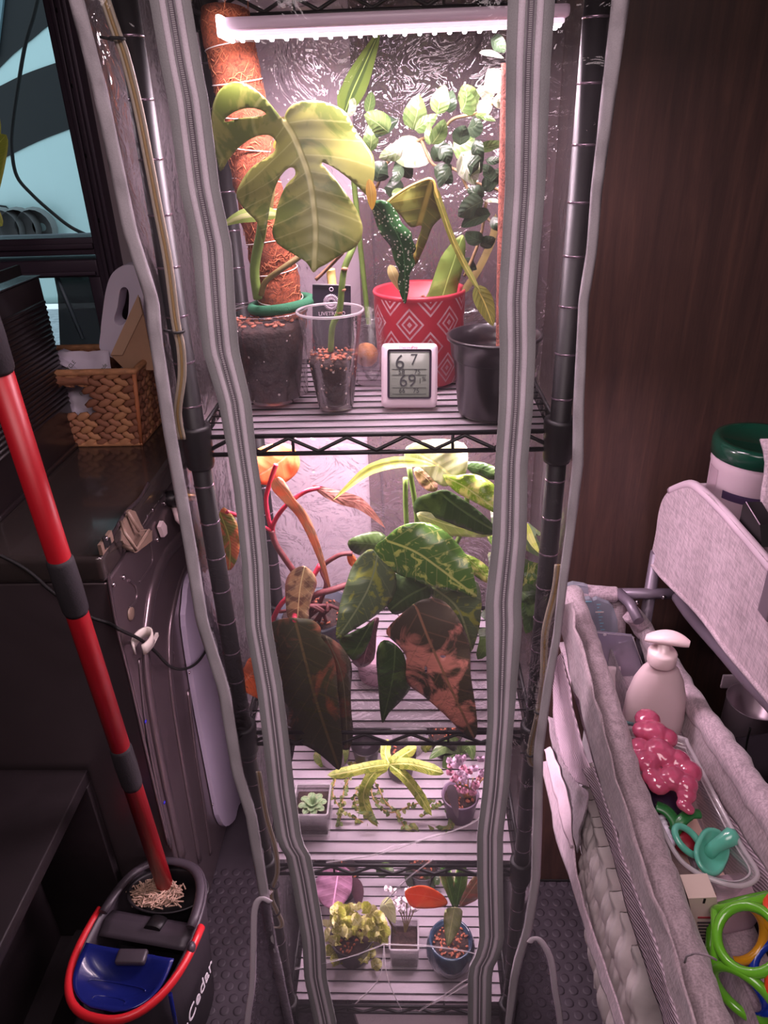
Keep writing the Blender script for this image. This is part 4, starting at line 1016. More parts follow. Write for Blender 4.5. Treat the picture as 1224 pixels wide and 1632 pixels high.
for pts in ([(600, 300, .22), (620, 255, .21), (645, 235, .20), (672, 222, .19), (700, 212, .18), (722, 190, .17), (750, 183, .16), (775, 176, .15), (792, 155, .14), (806, 138, .13)], [(672, 224, .19), (690, 262, .18), (720, 268, .17), (735, 276, .16), (760, 292, .15), (800, 306, .13), (806, 330, .10)], [(735, 276, .16), (745, 300, .16), (770, 340, .14), (800, 370, .12)], [(775, 320, .15), (765, 380, .15), (740, 440, .14)], [(800, 306, .13), (806, 250, .12), (804, 180, .12)]):
    pstem(bp, pts, .0020, M_bark2, 'branch')
LV = [(657, 207, 668, 150, 30, 0), (621, 212, 611, 180, 34, 1), (619, 211, 580, 183, 26, 0), (589, 243, 590, 196, 19, 0), (627, 228, 688, 256, 36, 2), (643, 238, 604, 252, 19, 2), (661, 207, 697, 182, 16, 0), (688, 230, 708, 190, 18, 0), (685, 231, 686, 195, 9, 0), (697, 182, 709, 135, 22, 0), (716, 180, 720, 143, 16, 1), (735, 178, 744, 145, 26, 0), (752, 172, 738, 135, 24, 0), (760, 178, 782, 156, 20, 2), (796, 148, 778, 110, 24, 2), (784, 159, 759, 143, 15, 2), (803, 156, 784, 161, 16, 2), (797, 140, 802, 115, 13, 2), (757, 183, 790, 193, 7, 0), (721, 237, 756, 218, 32, 0), (691, 257, 708, 224, 18, 1), (735, 243, 756, 295, 30, 2), (631, 253, 656, 285, 22, 1), (600, 290, 616, 258, 26, 1), (622, 316, 626, 280, 24, 1), (692, 266, 721, 293, 20, 1), (761, 239, 803, 228, 13, 0), (774, 255, 802, 252, 9, 1), (771, 320, 730, 345, 24, 1), (772, 312, 744, 302, 18, 1), (782, 342, 735, 362, 20, 1), (802, 272, 778, 306, 16, 1), (772, 320, 803, 325, 5, 2), (764, 84, 803, 93, 6, 2), (782, 62, 804, 84, 16, 1), (745, 205, 765, 190, 22, 1), (700, 232, 716, 262, 18, 1), (720, 262, 700, 300, 14, 1), (745, 262, 768, 275, 24, 1), (770, 385, 742, 370, 18, 1), (765, 392, 790, 380, 16, 1), (742, 410, 760, 430, 14, 1), (640, 262, 630, 290, 14, 1), (733, 232, 742, 200, 20, 1), (758, 222, 768, 262, 16, 1), (783, 290, 770, 262, 16, 1), (612, 255, 632, 230, 12, 0), (768, 300, 790, 280, 18, 1), (786, 345, 803, 366, 14, 1), (640, 300, 628, 318, 12, 0)]
for x0, y0, x1, y1, w_, k in LV:
    yb_ = .20-.0004*(x0-600)+random.uniform(-.02, .015); yt = yb_-random.uniform(-.012, .025); sc_ = (yb_+.95)/1150/.93
    d = Vector((x1-x0, y1-y0, 0)); pn = Vector((-d.y, d.x, 0)).normalized()*random.uniform(-4, 4)
    pleaf(bp, [(x0, y0, yb_), ((x0+x1)/2+pn.x, (y0+y1)/2+pn.y, (yb_+yt)/2-.006), (x1, y1, yt)], w_*sc_*1.05, (M_jade, M_jaded, M_jadep)[k], 'ovate', roll=random.uniform(-.5, .5), fold=.25, n=8)
sp = thing('striped_cane_plant', 'tall narrow striped leaf rising behind the monstera near the back', 'plant', (-.02, .29, Z1))
obj('pot', MB().lathe([(.0001, Z1), (.026, Z1), (.032, Z1+.07), (.034, Z1+.07), (.030, Z1+.06), (.0001, Z1+.06)], (-.02, .295, 0), 32), M_pot, sp)
pstem(sp, [(590, 540, .295), (575, 400, .29), (560, 250, .27), (552, 190, .25)], .004, M_green)
M_str = leafmat('leaf_dark_striped', (98, 122, 54), band=(66, 88, 44), veinw=.03, side=0)
pleaf(sp, [(548, 184, .24), (560, 150, .23), (578, 110, .22), (606, 48, .19)], .030, M_str, 'lance')
pleaf(sp, [(549, 180, .24), (546, 158, .235), (566, 122, .23), (596, 78, .22)], .016, M_str, 'lance')
pleaf(sp, [(586, 180, .24), (590, 162, .235), (592, 146, .23)], .014, M_jade); pleaf(sp, [(554, 185, .24), (560, 170, .235), (564, 156, .23)], .014, M_jadep)
# thermometer
th = thing('humidity_monitor', 'white digital temperature and humidity monitor propped against the red pot', 'monitor', (.042, .09, Z1))
A_, B_, C_, D_ = [W(x, y, Y=Yv) for x, y, Yv in ((608, 650, .076), (697, 650, .076), (699, 546, .100), (606, 547, .100))]
ex = (B_-A_).normalized(); ez = ((D_+C_)/2-(A_+B_)/2); tall = ez.length; ez.normalize(); ez = (ez-ex*ez.dot(ex)).normalized(); ey = ez.cross(ex)
RM = Matrix(((ex.x, ey.x, ez.x), (ex.y, ey.y, ez.y), (ex.z, ey.z, ez.z))); ctr = (A_+B_+C_+D_)/4; wd = (B_-A_).length
obj('case', MB().box(ctr+ey*.006, (wd, .012, tall), RM, .008, 4), pmat('monitor_white', (228, 205, 216), .4), th)
obj('bezel', MB().box(ctr-ey*.0002+ez*.002, (wd*.78, .002, tall*.76), RM, .004, 3), pmat('bezel_dark', (62, 50, 66), .3), th)
obj('display', MB().box(ctr-ey*.0012+ez*.001, (wd*.70, .0014, tall*.69), RM, .0015, 2), pmat('lcd_grey', (128, 134, 124), .15, coat=.5), th)
M_lcd = pmat('lcd_ink', (44, 46, 48), .5); RT_ = Matrix((( ex.x, ez.x, -ey.x), (ex.y, ez.y, -ey.y), (ex.z, ez.z, -ey.z)))
def mt_(b, u, v, s_, m_=M_lcd, **k): text('display_digits' if m_ is M_lcd else 'lettering', b, m_, th, ctr+ex*(u*wd)+ez*(v*tall)-ey*.0022, s_, RT_, .0001, **k)
mt_('6', -.17, .20, .026); mt_('7', .08, .24, .020)
mt_('58', -.14, .055, .0085); mt_('75', .14, .055, .0085)
mt_('69', -.03, -.085, .023); mt_('%', .26, -.05, .008); mt_('66', -.13, -.235, .0085); mt_('75', .12, -.235, .0085); mt_('1', .19, -.085, .010)
for v_ in (.10, .01, -.185, -.285): obj('divider', MB().box(ctr+ez*(v_*tall)-ey*.0021, (wd*.6, .0003, .0006), RM), M_lcd, th)
mt_('Thermo', -.07, .43, .0052, pmat('print_grey', (80, 66, 76), .5)); mt_('Pro', .09, .43, .0052, pmat('print_red', (200, 60, 70), .5), bold=True)

# ---------------- second tier ----------------
Z2 = SZ[1]+.003
def pot(parent, c, z, r0, r1, h, m, n=32, fill=True):
    obj('pot', MB().lathe([(.0001, z), (r0, z), (r1, z+h*.93), (r1*1.06, z+h*.94), (r1*1.06, z+h), (r1*.97, z+h), (r1*.93, z+h*.85), (.0001, z+h*.85)], (c[0], c[1], 0), n), m, parent)
    if fill: soil(parent, c, r1*.5, r1*.93, z+h*.6, z+h*.88, 30, grit=False)
ph = thing('red_stem_philodendron', 'philodendron with crimson stems and orange leaves, left side of the second shelf', 'plant', (-.11, .15, Z2))
pot(ph, (-.125, .165), Z2, .045, .062, .115, pmat('pot_slate', (58, 62, 72), .4))
M_crim = pmat('stem_crimson', (176, 44, 66), .4, var=.3, vscale=50); M_rbrn = pmat('stem_redbrown', (104, 50, 52), .6, var=.4, vscale=60)
pstem(ph, [(437, 862, .13), (435, 838, .13), (450, 812, .12), (470, 794, .12), (490, 782, .12), (513, 777, .13)], .0036, M_crim)
pstem(ph, [(500, 965, .15), (478, 925, .14), (456, 893, .13), (440, 868, .13), (432, 845, .13)], .0052, M_rbrn)
pstem(ph, [(432, 846, .13), (424, 800, .13), (430, 770, .13), (440, 740, .13)], .0035, M_crim)
pstem(ph, [(510, 960, .14), (520, 930, .14), (513, 905, .15), (540, 885, .14), (562, 882, .14)], .0038, M_rbrn)
pstem(ph, [(470, 980, .13), (500, 950, .12), (530, 940, .12), (560, 930, .13)], .0055, M_rbrn)
pstem(ph, [(430, 1000, .12), (450, 960, .11), (490, 930, .12), (510, 900, .13)], .0042, M_crim)
for k in range(8): pstem(ph, [(470+random.uniform(-30, 50), 990, .14), (480+random.uniform(-30, 60), 965, .13), (480+random.uniform(-40, 70), 975, .12)], .003, M_rbrn, 'aerial_root')
M_or = leafmat('leaf_orange', (228, 120, 70), (236, 148, 90), .4, 20, vein=(240, 150, 110), side=6, trans=.4)
traced_leaf(ph, [(405, 720), (430, 708), (460, 708), (474, 722), (478, 740), (470, 757), (450, 771), (425, 773), (404, 766), (398, 742)], [(470, 715), (440, 740), (408, 760)], M_or, .17, .14, .01, lab='bright orange leaf')
M_pe = leafmat('leaf_peach', (206, 142, 108), (186, 150, 120), .4, 20, side=8, vein=(228, 170, 140), trans=.35)
traced_leaf(ph, [(434, 780), (434, 767), (444, 760), (454, 768), (470, 795), (485, 812), (498, 835), (508, 862), (518, 896), (528, 942), (519, 926), (507, 893), (493, 860), (474, 824), (452, 800)], [(440, 765), (470, 803), (498, 850), (526, 940)], M_pe, .10, .13, .012, step=5, lab='folded peach leaf')
pleaf(ph, [(498, 774, .13), (520, 785, .12), (548, 795, .12), (572, 802, .12), (592, 818, .13), (614, 842, .14)], .020, leafmat('leaf_dried', (176, 120, 108), (150, 96, 84), .5, 40, side=8), 'lance', wav=.12)
M_tan2 = leafmat('leaf_tan', (206, 172, 130), (146, 112, 92), .5, 24, edge=(180, 120, 100), side=7)
traced_leaf(ph, [(455, 950), (456, 925), (466, 909), (484, 902), (499, 913), (505, 930), (497, 952), (492, 972), (490, 990), (461, 990)], [(485, 904), (478, 940), (474, 988)], M_tan2, .06, .05, .012, step=6, lab='cream and brown blotched leaf')
M_bigd = leafmat('leaf_big_dark', (66, 66, 42), (140, 84, 60), .18, 9, vein=(112, 96, 60), side=9, rough=.42, edge=(120, 64, 44), trans=.12)
traced_leaf(ph, [(420, 1000), (440, 989), (460, 985), (485, 986), (500, 989), (511, 1000), (512, 1016), (526, 1034), (535, 1062), (538, 1098), (542, 1140), (546, 1190), (545, 1214), (540, 1227), (526, 1216), (508, 1201), (488, 1189), (462, 1180), (458, 1150), (450, 1108), (440, 1080), (424, 1050), (414, 1020)], [(470, 987), (486, 1050), (505, 1120), (540, 1224)], M_bigd, .015, -.022, .030, step=8, lab='large dark olive leaf hanging over the shelf edge')
traced_leaf(ph, [(506, 1012), (522, 1014), (540, 1026), (554, 1044), (561, 1066), (559, 1098), (560, 1135), (563, 1166), (560, 1186), (554, 1195), (544, 1190), (535, 1150), (524, 1080), (510, 1040)], [(520, 1015), (546, 1080), (554, 1192)], leafmat('leaf_brown_green', (72, 66, 50), (110, 74, 60), .4, 14, side=8, trans=.1), .035, -.005, .02, step=8)
traced_leaf(ph, [(400, 1048), (390, 1062), (380, 1084), (388, 1100), (408, 1112), (430, 1120), (440, 1090), (425, 1060)], [(420, 1050), (400, 1075), (385, 1090)], M_or, .02, .0, .01, lab='orange leaf end behind the left zipper band')
pstem(ph, [(480, 990, .10), (470, 980, .06), (470, 988, .015)], .004, M_crim)
traced_leaf(ph, [(352, 812), (366, 816), (380, 840), (381, 880), (368, 908), (350, 900), (340, 860)], [(350, 815), (366, 860), (366, 905)], leafmat('leaf_edge_mixed', (120, 120, 50), (196, 110, 70), .5, 20), .06, .05, .01, lab='green and orange leaf beside the left post')
pstem(ph, [(432, 846, .13), (400, 830, .10), (360, 815, .06)], .003, M_crim)
# central green philodendron
gp = thing('marbled_philodendron', 'green marbled philodendron with many heart-shaped leaves filling the second shelf', 'plant', (.07, .17, Z2))
pot(gp, (.075, .185), Z2, .045, .06, .11, pmat('pot_pale', (206, 196, 204), .5))
obj('pot_saucer', MB().lathe([(.0001, Z2), (.035, Z2), (.038, Z2+.05), (.036, Z2+.05), (.0001, Z2+.045)], (-.018, .135, 0), 28), pmat('pot_pink', (196, 160, 176), .5), gp)
M_lime = leafmat('leaf_lime', (196, 210, 96), (214, 220, 130), .4, 20, side=0, trans=.4)
M_pale = leafmat('leaf_pale_lime', (190, 204, 130), (212, 216, 170), .5, 10, side=7, trans=.4)
M_brt = leafmat('leaf_bright', (140, 176, 60), (206, 206, 120), .35, 40, side=7, rough=.28, vein=(200, 210, 130), spots=(190, 206, 100), spot_scale=260)
M_mid = leafmat('leaf_marbled', (84, 126, 50), (190, 200, 110), .28, 45, side=8, rough=.22, vein=(196, 204, 120))
M_dul = leafmat('leaf_dull', (92, 112, 76), (150, 160, 70), .25, 30, side=8, rough=.3, vein=(140, 156, 110))
M_dkg = leafmat('leaf_deep', (56, 80, 44), (80, 104, 56), .4, 14, side=8, rough=.32, vein=(88, 112, 66))
for pts in ([(655, 940, .18), (662, 880, .17), (664, 823, .16), (652, 745, .15)], [(660, 940, .18), (648, 835, .17), (646, 762, .16)], [(670, 940, .18), (716, 860, .16), (722, 820, .15), (716, 790, .14)], [(680, 940, .18), (735, 850, .17), (745, 780, .16)], [(650, 960, .17), (640, 900, .13), (621, 860, .09)], [(655, 960, .17), (620, 930, .14), (598, 884, .11)], [(660, 970, .15), (660, 966, .08), (662, 976, .04)]): pstem(gp, pts, .0040, M_green, 'petiole')
pleaf(gp, [(694, 742, .13), (661, 737, .12), (629, 737, .12), (592, 747, .11), (563, 768, .10), (531, 797, .09)], .017, M_lime, 'lance', fold=.5, lab='narrow lime leaf arching left')
traced_leaf(gp, [(648, 712), (690, 700), (738, 706), (746, 730), (742, 755), (730, 768), (710, 775), (694, 768), (670, 745), (648, 738)], [(650, 716), (690, 735), (728, 766)], M_pale, .16, .14, .012, lab='pale lime leaf')
traced_leaf(gp, [(659, 748), (675, 745), (694, 760), (697, 780), (684, 783), (668, 770)], [(660, 748), (680, 762), (694, 781)], M_tan2, .165, .16, .005, step=5)
traced_leaf(gp, [(740, 738), (765, 736), (790, 745), (800, 762), (780, 764), (755, 756)], [(742, 742), (770, 748), (798, 760)], M_dkg, .17, .15, .006)
traced_leaf(gp, [(706, 757), (727, 758), (751, 755), (772, 762), (790, 776), (796, 800), (792, 818), (778, 812), (756, 800), (730, 786), (714, 772)], [(710, 760), (745, 778), (792, 812)], M_brt, .12, .08, .014, lab='bright yellow-green speckled leaf')
traced_leaf(gp, [(659, 804), (668, 792), (690, 785), (712, 781), (740, 797), (768, 818), (788, 838), (796, 850), (770, 852), (738, 842), (712, 832), (684, 822), (662, 818)], [(700, 784), (740, 815), (790, 846)], M_dkg, .13, .11, .012, lab='deep green leaf with pale flecks')
traced_leaf(gp, [(664, 818), (690, 816), (725, 824), (758, 843), (790, 850), (770, 856), (738, 855), (702, 852), (678, 840)], [(668, 820), (720, 838), (786, 852)], M_pale, .135, .12, .01)
traced_leaf(gp, [(738, 884), (756, 888), (774, 900), (786, 914), (784, 930), (766, 924), (748, 908)], [(740, 886), (762, 904), (784, 928)], M_brt, .10, .08, .008)
traced_leaf(gp, [(555, 862), (580, 850), (606, 848), (622, 866), (614, 884), (580, 886), (560, 878)], [(618, 870), (588, 866), (556, 864)], M_dkg, .18, .17, .008)
traced_leaf(gp, [(553, 885), (562, 883), (568, 892), (564, 904), (556, 898)], [(556, 885), (562, 902)], M_or, .14, .14, .003, step=4)
traced_leaf(gp, [(682, 932), (720, 935), (756, 925), (766, 945), (767, 975), (762, 1008), (750, 1040), (738, 1010), (716, 978), (692, 956)], [(690, 936), (730, 970), (752, 1036)], M_dul, .10, .07, .015, lab='dull green leaf under the glossy one')
traced_leaf(gp, [(622, 915), (650, 918), (680, 928), (690, 945), (672, 962), (645, 975), (625, 978), (612, 950)], [(680, 935), (650, 950), (618, 975)], M_dkg, .09, .07, .01)
traced_leaf(gp, [(600, 868), (612, 860), (630, 843), (652, 834), (680, 833), (704, 843), (728, 865), (747, 892), (756, 921), (760, 951), (745, 948), (727, 942), (694, 936), (661, 926), (629, 912), (606, 895), (597, 880)], [(618, 862), (660, 878), (700, 905), (759, 950)], M_mid, .08, .035, .02, step=6, lab='large glossy green leaf with lime marbling')
traced_leaf(gp, [(576, 884), (592, 875), (604, 888), (614, 898), (630, 914), (630, 941), (620, 962), (597, 982), (574, 997), (556, 1008), (536, 1019), (538, 985), (543, 958), (553, 926), (562, 902)], [(602, 884), (590, 930), (566, 975), (537, 1017)], M_dul, .07, .02, .02, step=6, lab='dull green leaf with yellow spots hanging left of centre')
traced_leaf(gp, [(600, 1040), (612, 1020), (634, 1030), (646, 1050), (648, 1075), (654, 1096), (636, 1120), (620, 1136), (610, 1152), (606, 1134), (603, 1095)], [(630, 1025), (626, 1080), (610, 1150)], M_dkg, .03, .0, .015, step=7, lab='dark green leaf tip hanging behind the withered leaf')
M_dy = leafmat('leaf_withered', (72, 64, 48), (214, 138, 122), .42, 11, side=7, split=.30, rough=.45, vein=(150, 110, 84), trans=.1)
traced_leaf(gp, [(616, 1010), (622, 996), (634, 984), (650, 970), (668, 958), (690, 953), (710, 960), (730, 985), (748, 1026), (750, 1074), (758, 1126), (761, 1162), (754, 1178), (734, 1165), (716, 1146), (698, 1129), (674, 1108), (652, 1092), (643, 1069), (648, 1048), (636, 1030)], [(664, 968), (682, 1015), (706, 1070), (755, 1175)], M_dy, .03, -.022, .022, step=6, holes=[[(701, 1046), (706, 1044), (711, 1046), (706, 1049)], [(677, 1062), (681, 1064), (680, 1072), (677, 1070)]], lab='withered leaf of dark green with salmon-pink patches')
traced_leaf(gp, [(590, 990), (604, 985), (600, 1010), (596, 1050), (575, 1064), (560, 1050), (570, 1015)], [(598, 988), (580, 1050)], leafmat('leaf_mauve', (112, 76, 84), side=6), .06, .05, .01)
traced_leaf(gp, [(540, 1020), (556, 1010), (588, 995), (596, 990), (590, 1020), (576, 1045), (562, 1052), (552, 1040)], [(590, 995), (560, 1048)], M_dkg, .055, .045, .01)
pleaf(gp, [(838, 832, .02), (846, 858, .01), (860, 882, 0)], .010, M_lime, 'lance')
for a, b, c, d in ((838, 930, 850, 1000), (842, 960, 838, 1010), (828, 940, 846, 965)): pleaf(gp, [(a, b, .04), ((a+c)/2+6, (b+d)/2, .03), (c, d, .03)], .026, M_dkg)
for k in range(16):
    a, b = random.uniform(770, 850), random.uniform(800, 1000)
    pleaf(gp, [(a, b, .17), (a+random.uniform(-8, 8), b+22, .15), (a+random.uniform(-24, 24), b+52, .14)], .045, random.choice((M_dkg, M_dul, M_mid)), 'heart')

# ---------------- third tier ----------------
Z3 = SZ[2]+.003
M_box = clearmat('box_clear', milky=.25, bstr=.1, rough=.1, gl=1.5)
def sqbox(parent, c, w_, d_, z, h, m):
    mb = MB(); x0, x1, y0, y1 = c[0]-w_/2, c[0]+w_/2, c[1]-d_/2, c[1]+d_/2; q = .004
    for a, b in (((x0+q, y0+q), (x1-q, y0+q)), ((x1-q, y0+q), (x1-q, y1-q)), ((x1-q, y1-q), (x0+q, y1-q)), ((x0+q, y1-q), (x0+q, y0+q))):
        t0 = Vector((a[0], a[1], z)); t1 = Vector((b[0], b[1], z)); o_ = lambda p: Vector((c[0]+(p.x-c[0])*1.12, c[1]+(p.y-c[1])*1.12, z+h))
        v = [mb.v(t0), mb.v(t1), mb.v(o_(t1)), mb.v(o_(t0))]; mb.face(v, smooth=False)
    v = [mb.v((x0, y0, z)), mb.v((x1, y0, z)), mb.v((x1, y1, z)), mb.v((x0, y1, z))]; mb.face(v, smooth=False)
    obj('box', mb, m, parent, solid=.0015)
    r = [(c[0]+sx*(w_/2-q)*1.12, c[1]+sy*(d_/2-q)*1.12, z+h) for sx, sy in ((-1, -1), (1, -1), (1, 1), (-1, 1))]
    obj('box_rim', MB().tube([Vector(a).lerp(Vector(b), t_) for a, b in zip(r, r[1:]+r[:1]) for t_ in (0.04, .5, .96)], .0022, 6, closed=True), M_rimc, parent)
    obj('soil', MB().bx((x0+.003, y0+.003, z+.002), (x1-.003, y1-.003, z+h*.75), .003), M_soil, parent)
su = thing('boxed_succulent', 'pale green rosette succulent in a clear square box on the third shelf', 'succulent', (-.155, .085, Z3))
sqbox(su, (-.150, .090), .066, .07, Z3, .058, M_box)
M_suc = leafmat('leaf_succulent', (134, 164, 116), side=0, edge=(170, 180, 140), rough=.5)
scn = Vector((-.148, .085, Z3+.048))
for ring_, n_, l_ in ((0, 4, .012), (1, 6, .020), (2, 8, .027)):
    for k in range(n_):
        a = 2*PI*k/n_+ring_*.5; d = Vector((math.cos(a), math.sin(a), 0))
        obj('leaf', leaf_mb(MB(), [scn+d*.002, scn+d*l_*.6+Vector((0, 0, .010-.003*ring_)), scn+d*l_+Vector((0, 0, .012-.004*ring_))], .014, 'obov', face=(0, 0, 1), fold=-.2, n=6), M_suc, su, recalc=False)
M_starl = leafmat('leaf_star', (178, 186, 84), (132, 150, 52), .45, 60, side=14, veinw=.06, vein=(214, 214, 130), rough=.4)
st = thing('star_leaf_plant', 'plant with six rough yellow-green leaves spread like a star in a small dark pot', 'plant', (.015, .19, Z3))
pot(st, (.012, .205), Z3, .024, .031, .052, M_pot)
sc0 = (621, 1218)
pstem(st, [(640, 1240, .20), (634, 1230, .17), (622, 1220, .13)], .003, M_green)
for pts, w_ in (([(621, 1218, .13), (590, 1222, .11), (555, 1230, .09), (522, 1236, .07)], .017), ([(621, 1218, .13), (596, 1232, .11), (580, 1262, .09), (584, 1290, .085), (602, 1318, .08)], .018), ([(621, 1218, .13), (645, 1238, .11), (666, 1264, .10), (688, 1300, .08)], .017), ([(621, 1218, .13), (650, 1217, .12), (680, 1224, .11), (707, 1232, .09)], .018), ([(621, 1218, .13), (640, 1205, .14), (664, 1190, .15)], .018), ([(621, 1218, .13), (614, 1200, .15), (618, 1178, .17)], .016)):
    pleaf(st, pts, w_*1.15, M_starl, 'strap', fold=.3, wav=.08, n=12)
cg = thing('round_clear_pot', 'round clear pot of foliage behind the star-shaped plant', 'plant', (.03, .27, Z3))
obj('pot', MB().lathe([(.0001, Z3), (.032, Z3), (.04, Z3+.08), (.042, Z3+.082)], (.03, .275, 0), 32), M_box, cg)
for k in range(12):
    a, b = random.uniform(600, 690), random.uniform(1175, 1205); pleaf(cg, [(640, 1210, .28), (a, b+10, .27), (a+random.uniform(-10, 10), b-8, .26)], .018, random.choice((M_jade, M_starl)))
vn = thing('trailing_vine', 'thin trailing vine with tiny leaves sprawling over the third shelf', 'vine', (0, .12, Z3))
M_vst = pmat('vine_stem', (176, 140, 84), .6); M_vl = leafmat('leaf_vine', (110, 132, 74), (150, 150, 80), .5, 60, side=0)
obj('pot', MB().lathe([(.0001, Z3), (.022, Z3), (.028, Z3+.045), (.030, Z3+.045), (.0001, Z3+.04)], (-.058, .235, 0), 28), M_pot, vn)
vl = MB()
for pts in ([(560, 1215, .23), (556, 1240, .18), (548, 1260, .14), (545, 1290, .10), (540, 1315, .08)], [(565, 1215, .23), (600, 1250, .16), (612, 1275, .13), (635, 1300, .10), (650, 1330, .07), (668, 1355, .05)], [(560, 1220, .23), (590, 1240, .17), (594, 1270, .12), (620, 1295, .10), (660, 1282, .10), (690, 1275, .10)], [(675, 1300, .10), (700, 1280, .11), (720, 1300, .09), (712, 1330, .07), (690, 1345, .06)], [(540, 1230, .20), (530, 1262, .14), (545, 1290, .10), (580, 1312, .09), (600, 1330, .08)], [(650, 1340, .06), (630, 1330, .08), (610, 1345, .07)], [(585, 1240, .2), (565, 1270, .14), (575, 1300, .11), (590, 1335, .08)]):
    P_ = smooth_line([W(a, b, Y=c) for a, b, c in pts], 7); obj('stem', MB().tube(P_, .0013, 5), M_vst, vn)
    for p in P_:
        for s_ in range(2):
            if random.random() < .75:
                d = Vector((random.uniform(-1, 1), random.uniform(-1, 0), random.uniform(-.5, 1))).normalized(); leaf_mb(vl, [p, p+d*.005, p+d*.010], .0075, 'ovate', n=4)
o = obj('tiny_leaves', vl, M_vl, vn, recalc=False); o['kind'] = 'stuff'
for a, b in ((640, 1325), (636, 1330), (590, 1345), (585, 1300), (700, 1315), (650, 1318)):
    for k in range(4): pleaf(vn, [(a, b, .08), (a+random.uniform(-10, 10), b+random.uniform(-4, 10), .075), (a+random.uniform(-20, 20), b+random.uniform(-6, 18), .07)], .010, M_vl, n=5)
pk = thing('pink_flower_plant', 'pale pink flower cluster in a purplish pot, right end of the third shelf', 'plant', (.115, .10, Z3))
pot(pk, (.125, .105), Z3, .026, .033, .055, pmat('pot_mauve', (112, 92, 112), .4))
M_pink = pmat('petal_pink', (238, 200, 226), .5, trans=0); M_pinkd = pmat('petal_rose', (206, 140, 164), .5)
m1, m2 = MB(), MB()
for k in range(34):
    c = W(random.uniform(716, 776), random.uniform(1206, 1262), Y=.09+random.uniform(-.02, .03)); m = m1 if c.z > W(745, 1235, Y=.09).z else m2
    for j in range(5):
        a = 2*PI*j/5+k; d = Vector((math.cos(a), -.4, math.sin(a))).normalized(); leaf_mb(m, [c, c+d*.0045, c+d*.0085], .0075, 'obov', n=4)
obj('pink_petals', m1, M_pink, pk, recalc=False)['kind'] = 'stuff'; obj('rose_petals', m2, M_pinkd, pk, recalc=False)['kind'] = 'stuff'
for k in range(7): pstem(pk, [(748, 1300, .11), (740+k*2, 1270, .10), (722+8*k, 1240, .10)], .001, M_vst)
pleaf(pk, [(718, 1250, .07), (722, 1270, .06), (730, 1305, .055)], .018, pmat('leaf_grey', (150, 130, 140), .6), 'ovate')
tg = thing('tall_green_plant', 'plant with long smooth green leaves behind the pink flowers', 'plant', (.10, .25, Z3))
pot(tg, (.105, .265), Z3, .026, .034, .05, M_pot)
for pts in ([(735, 1200, .25), (710, 1190, .23), (684, 1210, .21)], [(735, 1200, .25), (716, 1210, .23), (712, 1256, .20)], [(735, 1200, .25), (748, 1190, .23), (754, 1212, .22)], [(735, 1205, .25), (725, 1186, .24), (715, 1176, .23)]): pleaf(tg, pts, .026, M_jade, 'lance')
pstem(tg, [(738, 1240, .265), (736, 1215, .26), (735, 1200, .25)], .004, M_green)
sm = thing('small_back_leaves', 'small green plant partly hidden behind the big dark leaf on the third shelf', 'plant', (-.13, .20, Z3))
pot(sm, (-.125, .245), Z3, .03, .038, .06, pmat('pot_white', (220, 206, 216), .5))
for pts in ([(530, 1225, .24), (545, 1205, .22), (550, 1185, .2)], [(530, 1225, .24), (510, 1208, .22), (506, 1196, .2)], [(520, 1225, .24), (528, 1212, .22), (545, 1215, .2)]): pleaf(sm, pts, .026, M_brt)

# ---------------- lowest tier ----------------
Z4 = SZ[3]+.003
yv = thing('variegated_yellow_plant', 'bushy yellow-green plant in a dark pot, left end of the lowest shelf', 'plant', (-.105, .10, Z4))
pot(yv, (-.10, .105), Z4, .034, .044, .065, M_pot)
M_vy = leafmat('leaf_cream_yellow', (240, 230, 160), (176, 176, 76), .45, 40, side=5); M_vg = leafmat('leaf_yellow_green', (164, 168, 64), (206, 200, 110), .4, 40, side=5)
for k in range(96):
    a = random.uniform(522, 606); b = random.uniform(1452, 1545); Yq = .10+random.uniform(-.035, .05)
    if (a-566)**2/50**2+(b-1498)**2/56**2 > 1: continue
    d = Vector((random.uniform(-1, 1), random.uniform(-1, .3), 0)).normalized()*random.uniform(12, 20)
    pleaf(yv, [(a, b, Yq), (a+d.x*.5, b+d.y*.5-2, Yq-.012), (a+d.x, b+d.y+5, Yq-.02)], .026, random.choice((M_vy, M_vy, M_vg)), 'ovate', n=6)
for k in range(8): pstem(yv, [(562, 1545, .11), (550+5*k, 1520, .11), (536+9*k, 1480, .11)], .0012, M_olive)
s4 = thing('square_pot_white_flower', 'square clear pot of soil with small white flowers, middle of the lowest shelf', 'plant', (.013, .10, Z4))
sqbox(s4, (.013, .105), .062, .066, Z4, .068, M_box)
pl4 = MB()
for k in range(26):
    c = W(random.choice((random.uniform(618, 640), random.uniform(640, 680))), random.uniform(1412, 1452), Y=.14+random.uniform(-.02, .02))
    for j in range(5):
        a = 2*PI*j/5+k; d = Vector((math.cos(a), -.4, math.sin(a))).normalized(); leaf_mb(pl4, [c, c+d*.005, c+d*.010], .008, 'obov', n=4)
obj('white_petals', pl4, pmat('petal_white', (240, 226, 234), .5), s4, recalc=False)['kind'] = 'stuff'
for k in range(5): pstem(s4, [(645, 1490, .12), (642+3*k, 1465, .13), (630+9*k, 1438, .14)], .0012, M_olive)
pleaf(s4, [(632, 1490, .10), (612, 1450, .09), (608, 1438, .085)], .004, M_olive, 'strap'); pleaf(s4, [(609, 1436, .085), (618, 1446, .08), (630, 1472, .075)], .030, M_pale, 'ovate')
bl = thing('blue_glazed_pot_plant', 'young philodendron with orange and striped leaves in a dark blue glazed pot', 'plant', (.112, .085, Z4))
bcn = (.112, .088)
